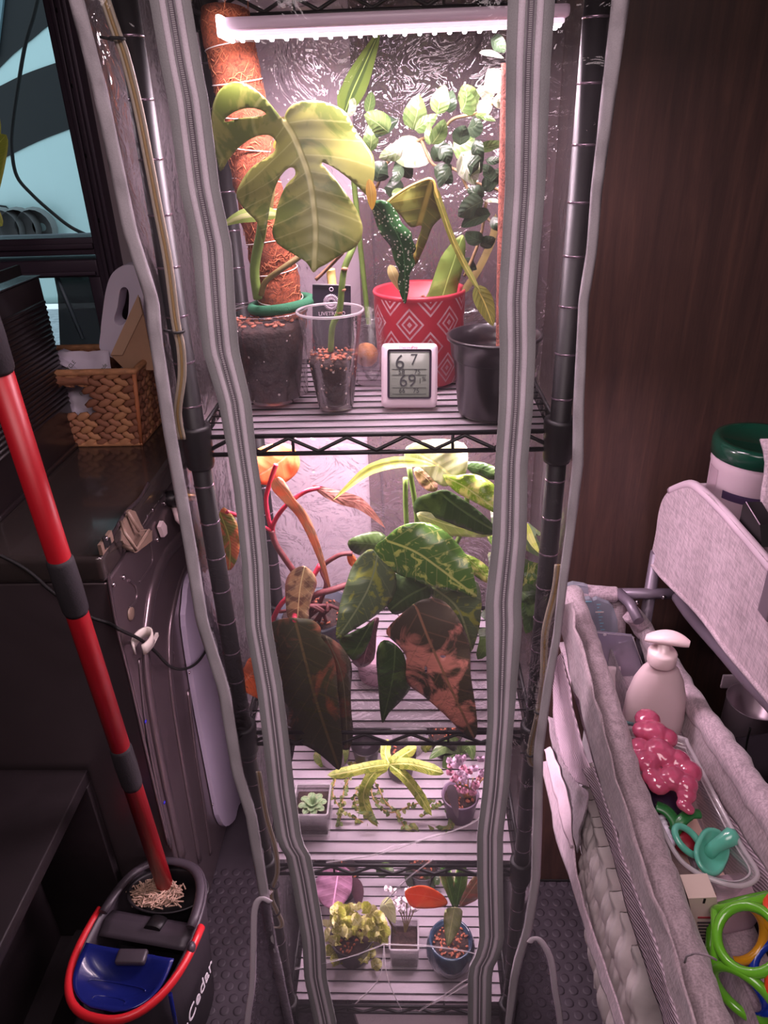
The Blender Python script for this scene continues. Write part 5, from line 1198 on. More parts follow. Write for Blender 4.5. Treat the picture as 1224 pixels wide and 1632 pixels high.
def glaze():
    N = NT('blue_glaze'); f = N.noise(14, 5, None, 1.5); N.l(N.ramp(f, [(.3, hexc(26, 34, 50)), (.5, hexc(44, 66, 88)), (.7, hexc(92, 112, 120))]), N.p.inputs['Base Color'])
    N.p.inputs['Roughness'].default_value = .15; N.p.inputs['Coat Weight'].default_value = .6; return N.m
obj('pot', MB().lathe([(.0001, Z4), (.034, Z4), (.046, Z4+.018), (.053, Z4+.045), (.050, Z4+.070), (.046, Z4+.080), (.045, Z4+.084), (.041, Z4+.083), (.041, Z4+.07), (.0001, Z4+.07)], (bcn[0], bcn[1], 0), 48), glaze(), bl)
soil(bl, bcn, .03, .040, Z4+.05, Z4+.070, 60, grit=False)
pstem(bl, [(718, 1500, .085), (724, 1470, .085), (727, 1448, .085)], .0045, pmat('stem_olive_dark', (110, 104, 66), .5))
M_ws = leafmat('leaf_white_striped', (84, 140, 60), edge=(204, 206, 160), side=5)
traced_leaf(bl, [(712, 1442), (700, 1446), (680, 1448), (658, 1446), (648, 1434), (646, 1420), (662, 1412), (680, 1412), (700, 1422), (712, 1434)], [(713, 1440), (690, 1430), (648, 1424)], M_or, .08, .06, .008, step=5, lab='orange leaf')
traced_leaf(bl, [(724, 1448), (710, 1420), (700, 1396), (706, 1380), (718, 1384), (724, 1410)], [(724, 1446), (708, 1384)], M_ws, .085, .10, .006, step=5, lab='green leaf with a cream edge')
traced_leaf(bl, [(726, 1446), (722, 1410), (730, 1380), (744, 1384), (744, 1412), (736, 1434)], [(727, 1446), (738, 1384)], M_ws, .085, .10, .006, step=5, lab='green leaf with a cream edge')
traced_leaf(bl, [(732, 1444), (740, 1420), (752, 1400), (766, 1388), (772, 1410), (764, 1430), (748, 1440)], [(733, 1443), (768, 1394)], leafmat('leaf_pink_green', (176, 150, 120), (210, 140, 120), .5, 20), .085, .07, .006, step=5)
traced_leaf(bl, [(709, 1451), (724, 1446), (737, 1452), (732, 1480), (722, 1498), (713, 1508), (708, 1480)], [(724, 1448), (713, 1507)], M_pale, .075, .03, .006, step=5, lab='pale pointed leaf hanging into the pot')
pf = thing('purple_leaf_plant', 'plant with a broad mauve-pink leaf at the back left of the lowest shelf', 'plant', (-.14, .25, Z4))
pot(pf, (-.135, .255), Z4, .034, .04, .06, M_pot)
M_mv = leafmat('leaf_mauve_pink', (172, 122, 152), (150, 104, 130), .5, 16, side=7)
traced_leaf(pf, [(508, 1394), (520, 1382), (545, 1380), (560, 1392), (560, 1420), (548, 1440), (532, 1450), (512, 1440), (500, 1420)], [(540, 1384), (530, 1448)], M_mv, .22, .16, .012, step=6)
pleaf(pf, [(560, 1400, .23), (570, 1420, .22), (572, 1446, .20)], .03, pmat('leaf_plum', (76, 50, 60), .5)); pstem(pf, [(530, 1490, .25), (535, 1430, .24), (540, 1384, .22)], .002, M_rbrn)
gr2 = thing('green_leaf_cutting', 'small green cutting at the back centre of the lowest shelf', 'plant', (.05, .27, Z4))
pot(gr2, (.055, .275), Z4, .028, .034, .055, M_pot)
for pts in ([(670, 1420, .26), (676, 1404, .25), (684, 1388, .24)], [(670, 1420, .26), (690, 1402, .25), (700, 1410, .24)], [(668, 1425, .26), (655, 1400, .25), (650, 1385, .24)], [(600, 1395, .24), (615, 1385, .23), (628, 1392, .22)]): pleaf(gr2, pts, .03, M_dkg)
# ---------------- nursery organizer to the right of the rack ----------------
def linen(name, col, s_=420, amt=.28):
    N = NT(name); v = N.coord(); c = hexc(*col)
    f1 = N.noise(s_, 2, N.mapping(v, (1, 1, .12))); f2 = N.noise(s_, 2, N.mapping(v, (.12, .12, 1)))
    f = N.math('MULTIPLY', N.math('ADD', f1, f2), .5)
    N.l(N.mix(N.mapr(f, .38, .62), tuple(x*(1-amt) for x in c[:3])+(1,), tuple(min(1, x*(1+amt)) for x in c[:3])+(1,)), N.p.inputs['Base Color'])
    N.p.inputs['Roughness'].default_value = .95; N.p.inputs['Sheen Weight'].default_value = .2; N.bump(f, .5, .001); return N.m
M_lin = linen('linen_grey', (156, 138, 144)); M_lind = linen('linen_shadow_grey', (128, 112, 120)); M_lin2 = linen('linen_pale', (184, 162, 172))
M_tube = pmat('frame_grey', (120, 108, 122), .4, metal=.3)
def meshmat(name, col, sc_=900, rot=.5):
    N = NT(name); w_ = N.n('ShaderNodeTexWave', wave_type='BANDS'); w_.inputs['Scale'].default_value = sc_; w_.bands_direction = 'Z'
    N.l(N.mapping(N.coord(), (1, 1, 1), (rot, 0, 0)), w_.inputs['Vector']); c = hexc(*col)
    N.l(N.mix(w_.outputs['Fac'], tuple(x*.35 for x in c[:3])+(1,), c), N.p.inputs['Base Color']); N.p.inputs['Roughness'].default_value = .9
    N.bump(w_.outputs['Fac'], .6, .001); return N.m
M_mesh = meshmat('mesh_pocket', (190, 168, 180), 75, .55); M_mesh2 = meshmat('mesh_lines', (206, 180, 194), 60, .15)
XL, XR = .318, .488
no = thing('nursery_organizer', 'grey linen diaper caddy on a metal frame to the right of the plant rack', 'organizer', (.45, .0, 0))
# frame tubes
fr = [(.335, .31), (.56, .31)]
obj('cross_tube', MB().tube([W(968, 946, Y=.315), W(1115, 946, Y=.315)], .0105, 14), M_tube, no)
obj('side_tube', MB().tube([W(985, 944, Y=.31), W(1004, 962, Y=.28), W(1018, 990, Y=.24)], .0098, 14), M_tube, no)
vt_ = W(1047, 880, Y=.325); vb_ = Vector((vt_.x+.002, .325, 0))
obj('rear_leg', MB().tube([vt_, vt_.lerp(vb_, .5), vb_], .0115, 14), M_tube, no)
obj('rear_leg', MB().tube([vt_+Vector((.36, 0, .10)), vt_+Vector((.36, 0, 0)), vb_+Vector((.36, 0, 0))], .0115, 14), M_tube, no)
obj('front_leg', MB().tube([Vector((XR+.06, -.62, 1.0)), Vector((XR+.06, -.62, 0))], .0115, 14), M_tube, no)
obj('front_leg', MB().tube([Vector((vt_.x+.36, -.62, 1.1)), Vector((vt_.x+.36, -.62, 0))], .0115, 14), M_tube, no)
for a, b in ((1015, 960), (1058, 952)): obj('bolt', MB().ball(W(a, b, Y=.302), (.005, .004, .005), 2), M_bolt, no)
obj('lower_tube', MB().tube(smooth_line([W(1080, 952, X=.515), W(1104, 985, X=.512), W(1150, 1036, X=.508), W(1190, 1082, X=.505), W(1240, 1135, X=.50), W(1330, 1250, X=.50)], 5), .0105, 14), M_tube, no)
# left padded rim, long way along the depth of the room
def path3(pts, X): return smooth_line([(W(a, b, X=X) if W(a, b, X=X).y < .30 else W(a, b, Y=.30)) for a, b in pts], 5)
rimL = path3([(912, 950), (930, 1010), (952, 1080), (976, 1165), (1004, 1260), (1032, 1345), (1064, 1440), (1098, 1540), (1134, 1640), (1180, 1760)], XL+.012)
def lumpy(P, r, a=.10, fq=34): return [r*(1+a*noise.noise(Vector((p.y*fq, 3, 1)))) for p in P]
def padded(P, r, flat, m, name, nrm=(1, 0, 0), dents=.0035):
    mb = MB().tube(P, lumpy(P, r), 24, flat=flat, nrm=nrm)
    for v in mb.bm.verts: v.co += Vector((dents, 0, dents))*noise.noise(v.co*38)
    return obj(name, mb, m, no)
padded(rimL, .0265, .80, M_lin, 'left_rim_sleeve')
sm_ = path3([(1092, 1514), (1110, 1520), (1136, 1526)], XL-.012)
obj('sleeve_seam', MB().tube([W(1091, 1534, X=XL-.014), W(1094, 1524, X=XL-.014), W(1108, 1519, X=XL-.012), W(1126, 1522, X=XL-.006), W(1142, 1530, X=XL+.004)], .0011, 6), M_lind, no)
rimR = path3([(1006, 975), (1030, 1010), (1062, 1052), (1100, 1112), (1140, 1170), (1184, 1232), (1230, 1300), (1290, 1390), (1360, 1500)], XR)
padded(rimR, .0195, .9, M_lin2, 'right_rim_sleeve')
padded(smooth_line([W(900, 946, Y=.30), W(925, 944, Y=.305), W(955, 946, Y=.308), W(980, 948, Y=.312)], 5), .0145, 1, M_lin2, 'rear_rim_sleeve', (0, 0, 1), .002)
padded(smooth_line([W(984, 958, Y=.31), W(986, 985, Y=.305), W(986, 1015, Y=.30)], 4), .012, .6, M_lin, 'corner_tab', (0, 1, 0), .002)
def quadsheet(L, R, XL_, XR_, m, name, n=26, k=8, amp=.004, sol=.002):
    """cloth between two edge lines given as frame positions on planes X"""
    def wx(a, b, X_):
        p = W(a, b, X=X_); return p if p.y < .335 else W(a, b, Y=.335)
    A = smooth_line([wx(a, b, XL_) for a, b in L], 6); B = smooth_line([wx(a, b, XR_) for a, b in R], 6)
    def s_(P, t):
        q = t*(len(P)-1); i = min(int(q), len(P)-2); return P[i].lerp(P[i+1], q-i)
    def f(u, v):
        p = s_(A, v).lerp(s_(B, v), u); return p+Vector((1, 0, .2))*amp*noise.noise(p*26)
    return obj(name, MB().grid(f, k, n), m, no, solid=sol)
# inner wall on the right and its mesh
quadsheet([(1010, 990), (1070, 1090), (1130, 1180), (1190, 1270), (1260, 1370), (1330, 1480)], [(1030, 1060), (1080, 1160), (1120, 1230), (1170, 1310), (1240, 1410), (1320, 1540)], XR-.012, XR-.02, M_lin, 'right_inner_wall', amp=.006)
quadsheet([(1030, 1060), (1080, 1160), (1120, 1230), (1170, 1310), (1240, 1410)], [(1020, 1120), (1060, 1200), (1100, 1290), (1150, 1380), (1220, 1480)], XR-.02, XR-.03, M_mesh, 'right_mesh', amp=.003)
obj('basket_floor', MB().grid(lambda u, v: Vector((XL+.01+(XR-.03-XL)*u, .31-.95*v, .815+.004*noise.noise(Vector((u*5, v*20, 0))))), 10, 40), M_lin2, no, solid=.004)
# outer pocket face below the left rim
XO = .298
quadsheet([(893, 968), (900, 1030), (910, 1080), (925, 1130), (950, 1230), (975, 1310), (1000, 1390), (1040, 1500), (1072, 1600), (1100, 1700)], [(912, 960), (925, 1020), (940, 1080), (962, 1160), (990, 1260), (1018, 1350), (1048, 1440), (1082, 1540), (1118, 1640), (1150, 1740)], XO, XO, M_lin, 'outer_facing', amp=.007)
quadsheet([(930, 1225), (950, 1280), (975, 1360), (1005, 1460), (1035, 1560), (1062, 1640), (1090, 1730)], [(946, 1222), (975, 1310), (1004, 1395), (1044, 1502), (1076, 1600), (1102, 1690), (1120, 1740)], XO-.002, XO-.002, M_mesh, 'mesh_strip', amp=.003)
quadsheet([(884, 1060), (882, 1140), (888, 1190), (900, 1220), (918, 1246)], [(896, 1040), (908, 1100), (924, 1170), (940, 1225), (955, 1262)], XO-.001, XO-.001, M_mesh2, 'side_mesh', amp=.004)
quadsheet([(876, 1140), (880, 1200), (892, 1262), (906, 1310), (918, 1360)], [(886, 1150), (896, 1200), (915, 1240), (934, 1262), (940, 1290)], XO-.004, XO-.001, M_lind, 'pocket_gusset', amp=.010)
quadsheet([(862, 1215), (878, 1290), (896, 1370), (914, 1420), (932, 1480), (952, 1550), (975, 1610), (1005, 1700)], [(874, 1212), (892, 1270), (912, 1340), (920, 1400), (938, 1460), (960, 1530), (984, 1600), (1014, 1690)], XO-.006, XO-.006, M_lin2, 'pocket_edge', amp=.004)
quadsheet([(866, 1195), (880, 1250), (894, 1300), (908, 1350), (906, 1345)], [(876, 1190), (890, 1225), (900, 1262), (908, 1310), (912, 1350)], XO-.010, XO-.008, pmat('cloth_white', (206, 184, 194), .8, bump=.3, bscale=90, bdist=.003), 'white_lining', amp=.006)
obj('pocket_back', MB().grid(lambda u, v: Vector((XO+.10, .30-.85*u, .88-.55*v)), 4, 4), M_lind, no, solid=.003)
# folded diapers standing in the pocket
M_dia = pmat('diaper_white', (226, 214, 214), .85, var=.05, vscale=30, bump=.5, bscale=90, bdist=.0015)
def diaper_mesh():
    m = MB()
    def f(u, v):     # u round the padded section, v along the height
        a = 2*PI*u; x = .052*math.cos(a)*(1-(.30 if math.cos(a) < 0 else .05)*math.exp(-(math.sin(a)/.30)**2)); y = .0150*math.sin(a)*.82*(1+.12*math.sin(v*5+1))
        z = -.13+.26*v; e = min(1, 6*v, 6*(1-v))**.5
        p = Vector((x*(.92+.08*e)+.004*math.sin(v*23), y*e+.003*noise.noise(Vector((x*60, z*50, 7))), z+.003*math.cos(a)))
        return p+Vector((1, 1, 0))*.0030*noise.noise(Vector((x*50, y*90, z*70)))
    m.grid(f, 28, 26); bmesh.ops.remove_doubles(m.bm, verts=m.bm.verts, dist=.0005); return m
dsp = [(948, 1275), (950, 1298), (953, 1322), (956, 1348), (960, 1376), (967, 1406), (976, 1440), (986, 1478), (998, 1516), (1012, 1560), (1030, 1612)]
d0 = None
dl = ['farthest folded white diaper at the narrow back end of the pocket', 'second folded white diaper from the back end of the pocket', 'third folded white diaper from the back end of the pocket', 'fourth folded white diaper from the back end of the pocket', 'fifth folded white diaper from the back end of the pocket', 'middle folded white diaper of the pocket row', 'fifth folded white diaper from the near end of the pocket', 'fourth folded white diaper from the near end of the pocket', 'third folded white diaper from the near end of the pocket', 'second folded white diaper from the near end of the pocket', 'nearest folded white diaper at the bottom of the frame']
for i, (a, b) in enumerate(dsp):
    p = W(a, b, X=XO+.028); p = Vector((XO+.058, min(p.y, .29), p.z-.06))
    if d0 is None:
        d0 = obj('diaper', diaper_mesh(), M_dia); o = d0
    else: o = d0.copy(); COL.objects.link(o)
    o.location = p; o.rotation_euler = (random.uniform(-.10, .02)-.30, random.uniform(-.05, .05), random.uniform(-.20, .05)+.12); s_ = .90+.03*min(i, 5); o.scale = (1, 1.0+.10*min(i, 6), s_)
    tag(o, dl[i], 'diaper', 'folded diapers in the organizer pocket')
# upper hammock tray panel
def slab(name, px, X, m, parent, thick=.010, bulge=0, **k):
    O = smooth_line([(a, b, 0) for a, b in px], 3, True)
    return obj(name, MB().prism([W(p.x, p.y, X=X) for p in O], (thick, 0, 0)), m, parent, **k)
ut = thing('fabric_tray', 'pale grey linen hammock tray hanging on the frame, holding the wipes tub', 'tray', (.60, .1, .95))
slab('side_panel', [(1096, 772), (1110, 776), (1128, 788), (1151, 812), (1180, 845), (1205, 874), (1250, 930), (1300, 1010), (1300, 1200), (1226, 1118), (1190, 1076), (1156, 1036), (1112, 976), (1080, 945), (1059, 923), (1038, 900), (1038, 885), (1045, 850), (1049, 820), (1056, 796), (1069, 781)], .489, M_lin2, ut, .008)
obj('top_hem', MB().tube(smooth_line([W(a, b, X=.494) for a, b in ((1070, 782), (1098, 772), (1116, 780), (1151, 813), (1180, 846), (1206, 876), (1250, 930), (1300, 1000))], 5), .0075, 10), pmat('hem_pale', (206, 182, 196), .8), ut)
obj('bottom_hem', MB().tube(smooth_line([W(a, b, X=.489) for a, b in ((1038, 898), (1059, 923), (1112, 976), (1156, 1034), (1190, 1074), (1226, 1116), (1290, 1190))], 5), .004, 8), M_lin2, ut)
obj('tray_floor', MB().grid(lambda u, v: Vector((.512+.42*u, .33-.75*v, 1.045-.02*math.sin(PI*u))), 8, 8), M_lin2, ut, solid=.004)
obj('end_panel', MB().bx((.512, .325, 1.04), (.93, .335, 1.15), .003), M_lin2, ut)
obj('velcro_strap', MB().bx(W(1206, 972, X=.479), W(1260, 888, X=.487), .003, 3), pmat('strap_plum', (112, 96, 108), .8), ut)
obj('fold_over_cloth', MB().grid(lambda u, v: W(1211+6*math.sin(v*3)+40*u, 700+185*v, X=.528+.03*u)+Vector((.004*math.sin(v*9), 0, 0)), 6, 10), M_lin2, ut, solid=.008)
# wipes tub
tcn = W(1207, 745, Y=.235); trr = .071
wt = thing('wipes_tub', 'white cleaning wipes tub with a dark green lid in the upper tray', 'tub', (tcn.x, .235, 1.05))
zl = W(1200, 752, Y=.235-trr).z
obj('body', MB().lathe([(.0001, 1.05), (trr*.92, 1.05), (trr*.985, zl-.018), (trr, zl-.016), (trr, zl)], (tcn.x, .235, 0), 48), pmat('tub_white', (222, 196, 208), .45), wt)
obj('lid', MB().lathe([(trr*1.0, zl-.004), (trr*1.04, zl-.002), (trr*1.04, zl+.018), (trr*1.0, zl+.024), (trr*.86, zl+.025), (trr*.82, zl+.021), (.0001, zl+.021)], (tcn.x, .235, 0), 48), pmat('lid_green', (20, 66, 50), .22, coat=.5), wt)
def cyl(u, z, r): return Vector((tcn.x+r*math.sin(u), .235-r*math.cos(u), z))
zb_ = W(1180, 805, Y=.235-trr).z; M_lab = pmat('label_plum', (66, 50, 80), .5)
lb = MB()
lb.grid(lambda u, v: cyl(-1.1+2.1*u, zb_-.007+.014*v, trr*(.965+.012*v)+.0006), 24, 2); obj('label_band', lb, M_lab, wt)
obj('label_edge', MB().grid(lambda u, v: cyl(-1.75+.42*u, zb_-.028+.062*v, trr*(.950+.03*v)+.0008), 6, 4), pmat('label_grey', (176, 150, 162), .5), wt)
lf = MB(); cu_, cz_ = -.06, zb_+.024
lp = [(0, .0165), (.005, .010), (.0095, .003), (.0098, -.003), (.006, -.0085), (0, -.0105), (-.006, -.0085), (-.0098, -.003), (-.0095, .003), (-.005, .010)]
ce = lf.v(cyl(cu_, cz_, trr+.0012)); rg = [lf.v(cyl(cu_+a/trr, cz_+b, trr+.0012)) for a, b in lp]
for i in range(len(rg)): lf.face([ce, rg[i], rg[(i+1) % len(rg)]])
lf.tube([cyl(cu_, cz_-.010, trr+.0012), cyl(cu_-.01, cz_-.0135, trr+.0012)], .0006, 5)
obj('leaf_emblem', lf, pmat('emblem_black', (34, 26, 38), .5), wt)
M_lt = pmat('print_pale', (206, 180, 200), .5); M_dk = pmat('print_dark', (70, 56, 66), .5)
def onTub(b, u, z, s_, m_): text('lettering', b, m_, wt, cyl(u, z, trr+.0018), s_, Matrix.Rotation(u, 3, 'Z') @ FACECAM, .0001)
onTub('seventh\ngeneration', cu_, cz_+.001, .0034, M_lt); onTub('HD5R1WR2 12:50AR0', -.12, zl-.010, .0034, M_dk)
onTub('Free & Clear\nDisinfecting wipes', -.30, zb_, .0036, M_lt)
bb = thing('black_card_box', 'black thin box corner leaning in front of the wipes tub', 'box', (.53, .1, 1.05))
obj('box', MB().prism([W(a, b, X=.503) for a, b in ((1178, 832), (1184, 804), (1190, 800), (1211, 836), (1214, 872), (1180, 850))], (.02, 0, 0)), pmat('box_black', (16, 12, 15), .5), bb)
obj('pale_edge', MB().tube([W(1189, 800, X=.5025), W(1211, 836, X=.5025)], .0007, 5), M_lt, bb)
# silver canister and bag low right
cnn = thing('metal_canister', 'open silver canister behind the organizer at the right edge', 'canister', W(1200, 1150, Y=.30))
ccx = W(1205, 1118, Y=.30)
obj('can', MB().lathe([(.050, -.22), (.055, -.218), (.055, .0), (.0562, .002), (.0535, .001), (.053, -.07), (.0001, -.07)], ccx, 48), pmat('can_silver', (206, 186, 196), .3, metal=.5), cnn)
obj('lid_back', MB().bx(ccx+Vector((-.045, .060, -.02)), ccx+Vector((.06, .066, .016)), .003), pmat('carton_white', (214, 196, 204), .6), cnn)
dt = thing('dark_bag', 'dark grey fabric bag beside the silver canister at the right edge', 'bag', W(1200, 1230, Y=.17))
bgm = MB().box(W(1225, 1222, Y=.18), (.16, .09, .13), (0.25, 0, .2), .03, 4)
for v in bgm.bm.verts: v.co += Vector((1, 1, 1))*.006*noise.noise(v.co*22)
obj('body', bgm, pmat('bag_dark', (72, 62, 72), .8, bump=.3, bscale=400), dt)
obj('drawcord', MB().tube(smooth_line([W(1196, 1160, Y=.125), W(1190, 1185, Y=.122), W(1188, 1212, Y=.122)], 4), .0018, 6), M_seam, dt)
stn = MB().bx((.50, .12, .0), (.75, .31, W(1200, 1260, Y=.16).z-.035), .004); single('side_stool', stn, M_cab, 'dark low stand carrying the canister and bag behind the organizer', 'stand')
# ---- contents of the lower basket ----
FZ = .819
# milk-bag packs
M_pack = clearmat('pack_clear', tint=(.86, .9, .95), milky=.42, milk=(.66, .70, .78), bstr=.5, bscale=50, rough=.15)
def pack(pts, Yv, lab, txt=True, tilt=.012):
    t = thing('sachet_pack', lab, 'packet', W(pts[2][0], pts[2][1], Y=Yv), 'clear sachet packs at the back of the organizer')
    o = smooth_line([(a, b, 0) for a, b in pts], 2, True)
    obj('sleeve', MB().prism([W(p.x, p.y, Y=Yv) for p in o], (0, .008, .002)), M_pack, t)
    return t
M_blu = pmat('print_blue', (120, 170, 186), .5); M_pw = pmat('print_cream', (226, 206, 200), .5)
a_ = pack([(896, 936), (932, 934), (938, 944), (936, 985), (905, 1000), (892, 990)], .292, 'hindmost clear blue sachet pack behind the two printed ones')
b_ = pack([(895, 975), (905, 962), (932, 956), (946, 960), (958, 1004), (940, 1012), (915, 1012)], .268, 'clear sachet pack with a cream dot, left of the two front packs')
c_ = pack([(945, 958), (962, 960), (978, 970), (985, 1006), (960, 1010)], .262, 'clear sachet pack with a measuring scale, right of the front packs')
obj('cream_dot', MB().ball(W(916, 986, Y=.264), (.0055, .001, .0042), 1), M_pw, b_)
for k in range(4):
    obj('scale_mark', MB().bx(W(918+k*4, 998-k*2, Y=.2645), W(919+k*4, 990-k*2, Y=.2655)), M_blu, b_)
for k in range(9): obj('scale_mark', MB().bx(W(951+k*.8, 963+k*5, Y=.2585), W(957+k*.8-(k % 2)*3, 964+k*5, Y=.2590)), M_blu, c_)
obj('scale_arrow', MB().bx(W(949, 975, Y=.2584), W(962, 976, Y=.2590)), M_pw, c_)
obj('top_band', MB().tube([W(896, 970, Y=.266), W(920, 959, Y=.266), W(943, 959, Y=.266)], .0014, 6), M_blu, b_)
# clear snap folder
M_fold = clearmat('folder_clear', tint=(.92, .90, .97), milky=.30, milk=(.85, .8, .95), bstr=.1, rough=.06, gl=1.6)
sf = thing('snap_folder', 'clear lavender plastic snap folder standing in the organizer', 'folder', W(975, 1110, Y=.20))
obj('pouch', MB().prism([W(a, b, Y=.21) for a, b in ((912, 1004), (1008, 1014), (1022, 1060), (1000, 1120), (940, 1116))], (0, .006, 0)), M_fold, sf)
obj('flap', MB().prism([W(p.x, p.y, Y=.206) for p in smooth_line([(a, b, 0) for a, b in ((914, 1004), (1006, 1013), (1000, 1022), (975, 1027), (945, 1024), (925, 1016))], 3, True)], (0, .0015, 0)), M_fold, sf)
for a, b in ((940, 1024), (964, 1012)): obj('snap', MB().ball(W(a, b, Y=.204), (.004, .002, .003), 1), M_rimc, sf)
for a, b, c, d in ((912, 1004, 940, 1116), (918, 1006, 946, 1112), (1008, 1014, 1025, 1062), (912, 1004, 1008, 1014)): obj('edge', MB().tube([W(a, b, Y=.205), W(c, d, Y=.205)], .0009, 5), M_rimc, sf)
obj('insert', MB().prism([W(a, b, Y=.214) for a, b in ((922, 1030), (985, 1040), (1000, 1105), (945, 1098))], (0, .004, 0)), pmat('insert_mauve', (214, 196, 208), .7), sf)
wc_ = MB().grid(lambda u, v: W(944+44*u, 1062+110*v, Y=.17-.06*v)+Vector((0, -1, .3))*.012*noise.noise(Vector((u*4, v*5, 3))), 14, 20)
single('white_cloth', wc_, pmat('muslin_white', (226, 204, 212), .9, bump=.3, bscale=300), 'crumpled white cloth between the snap folder and the lotion bottle', 'cloth', solid=.003)
# lotion bottle
ly = .045; lc = W(1035, 1200, Y=ly); lt = W(1052, 1065, Y=ly)
M_lot = pmat('bottle_cream', (226, 200, 204), .35, spec=.5); M_pump = pmat('pump_cream', (240, 214, 216), .35)
lo = thing('lotion_bottle', 'cream lotion bottle with a pump head standing in the organizer', 'bottle', (lc.x+.002, ly, FZ))
ax0 = Vector((lc.x-.004, ly, FZ)); zs = W(1055, 1056, Y=ly).z; H_ = zs-FZ; lx = lambda t: lt.x*t+ax0.x*(1-t)
def bprof(prof, m_, name, cx0=ax0.x, dx=lt.x-ax0.x):
    mb = MB(); n = 40; R_ = []
    for r, z in prof:
        t = (z-FZ)/H_; R_.append([mb.v((cx0+dx*max(0, min(1.2, t))+r*math.cos(2*PI*k/n), ly+r*.62*math.sin(2*PI*k/n) if t < 1 else ly+r*math.sin(2*PI*k/n), z)) for k in range(n)])
    for A, B in zip(R_, R_[1:]):
        for k in range(n): mb.face([A[k], A[(k+1) % n], B[(k+1) % n], B[k]])
    mb.face(R_[0][::-1]); mb.face(R_[-1]); return obj(name, mb, m_, lo)
bprof([(.040, FZ), (.046, FZ+.006), (.0485, FZ+H_*.35), (.046, FZ+H_*.6), (.038, FZ+H_*.8), (.028, FZ+H_*.93), (.020, FZ+H_*.99), (.0195, FZ+H_+.0005)], M_lot, 'body')
bprof([(.020, zs), (.0215, zs+.003), (.0215, zs+.020), (.019, zs+.024), (.009, zs+.025), (.009, zs+.040)], M_pump, 'collar')
ph_ = MB(); hc = Vector((lt.x+.002, ly, zs+.047))
def headf(u, v):
    t = v; x = -.030+.062*t; w_ = .0155*math.sin(PI*min(1, max(0, .08+t*.86)))**.55; h_ = .0095*math.sin(PI*min(1, .10+t*.82))**.6
    a = 2*PI*u; return hc+Matrix.Rotation(.5, 3, 'Z').inverted() @ Vector((x, w_*math.cos(a), h_*math.sin(a)+.004*math.sin(PI*t)-.010*(1-t)**2))
ph_.grid(headf, 20, 18); obj('pump_head', ph_, M_pump, lo)
eb = MB(); ec = W(998, 1150, Y=ly-.027)
M_lblt = pmat('emblem_teal', (140, 186, 190), .5)
eb.tube([ec+Vector((-.012, 0, .010)), ec+Vector((-.004, -.003, .002)), ec+Vector((.010, -.004, -.002))], .0035, 6, flat=.3, nrm=(0, 1, 0)); eb.tube([ec+Vector((-.014, .001, .002)), ec+Vector((-.004, -.003, -.003))], .003, 6, flat=.3, nrm=(0, 1, 0))
obj('wave_emblem', eb, M_lblt, lo)['kind'] = 'stuff'
text('lettering', 'b', pmat('print_bluedark', (90, 110, 170), .5), lo, W(979, 1162, Y=ly-.024), .016, Matrix.Rotation(-.5, 3, 'Z') @ FACECAM, .0003)
# clear oblong tray with toys
TZ = .925
trim = [(984, 1172), (1000, 1160), (1085, 1176), (1098, 1190), (1140, 1270), (1180, 1345), (1205, 1385), (1204, 1402), (1180, 1412), (1140, 1404), (1100, 1384), (1074, 1356), (1040, 1290), (1008, 1225)]
tl_ = smooth_line([W(a, b, Z=TZ) for a, b in trim], 4, True); tcx = sum((p for p in tl_), Vector())/len(tl_)
ct = thing('clear_toy_tray', 'clear oblong plastic tray of baby toys in the organizer', 'tray', (tcx.x, tcx.y, TZ-.06))
tm = MB(); R_ = []
for k, (s_, z) in enumerate(((1.0, 0), (.93, -.004), (.90, -.03), (.84, -.056), (.78, -.060), (.3, -.060), (.02, -.060))): R_.append([tm.v(Vector((tcx.x+(p.x-tcx.x)*s_, tcx.y+(p.y-tcx.y)*s_, TZ+z))) for p in tl_])
for A, B in zip(R_, R_[1:]):
    for k in range(len(A)): tm.face([A[k], A[(k+1) % len(A)], B[(k+1) % len(A)], B[k]])
obj('tray', tm, clearmat('tray_clear', milky=.16, milk=(.95, .85, .88), bstr=.05, rough=.05, gl=1.8), ct, solid=.0012)
obj('tray_rim', MB().tube(tl_, .0030, 8, closed=True), M_rimc, ct); obj('inner_rim', MB().tube([Vector((tcx.x+(p.x-tcx.x)*.91, tcx.y+(p.y-tcx.y)*.91, TZ-.006)) for p in tl_], .0013, 6, closed=True), M_rimc, ct)
obj('tray_liner', MB().prism([Vector((tcx.x+(p.x-tcx.x)*.76, tcx.y+(p.y-tcx.y)*.76, TZ-.058)) for p in tl_], (0, 0, .001)), pmat('liner_peach', (212, 176, 164), .7), ct)
def jelly(name, c, rough=.12, tr_=.25):
    N = NT(name); N.p.inputs['Base Color'].default_value = hexc(*c); N.p.inputs['Roughness'].default_value = rough
    N.p.inputs['Subsurface Weight'].default_value = .35; N.p.inputs['Subsurface Radius'].default_value = (.01, .004, .005); N.p.inputs['Coat Weight'].default_value = .6
    N.p.inputs['Transmission Weight'].default_value = tr_; return N.m
M_teeth = jelly('teether_pink', (226, 110, 146), .12, .55)
te_ = MB()
for a, b, r, z in ((1032, 1147, 17, .0), (1026, 1165, 15, 0), (1044, 1168, 18, .003), (1062, 1176, 15, 0), (1020, 1192, 15, 0), (1014, 1210, 14, -.004), (1032, 1214, 16, .002), (1050, 1196, 18, .006), (1060, 1205, 17, .004), (1080, 1212, 16, .002), (1098, 1230, 16, 0), (1050, 1250, 14, -.006), (1040, 1238, 13, -.004), (1072, 1240, 17, 0), (1094, 1250, 14, 0), (1094, 1266, 12, -.006), (1090, 1282, 9, -.012), (1098, 1290, 7, -.014)):
    te_.ball(W(a, b, Z=TZ+.012+z), (r/1000*1.12, r/1000*1.12, r/1000*.85), 2)
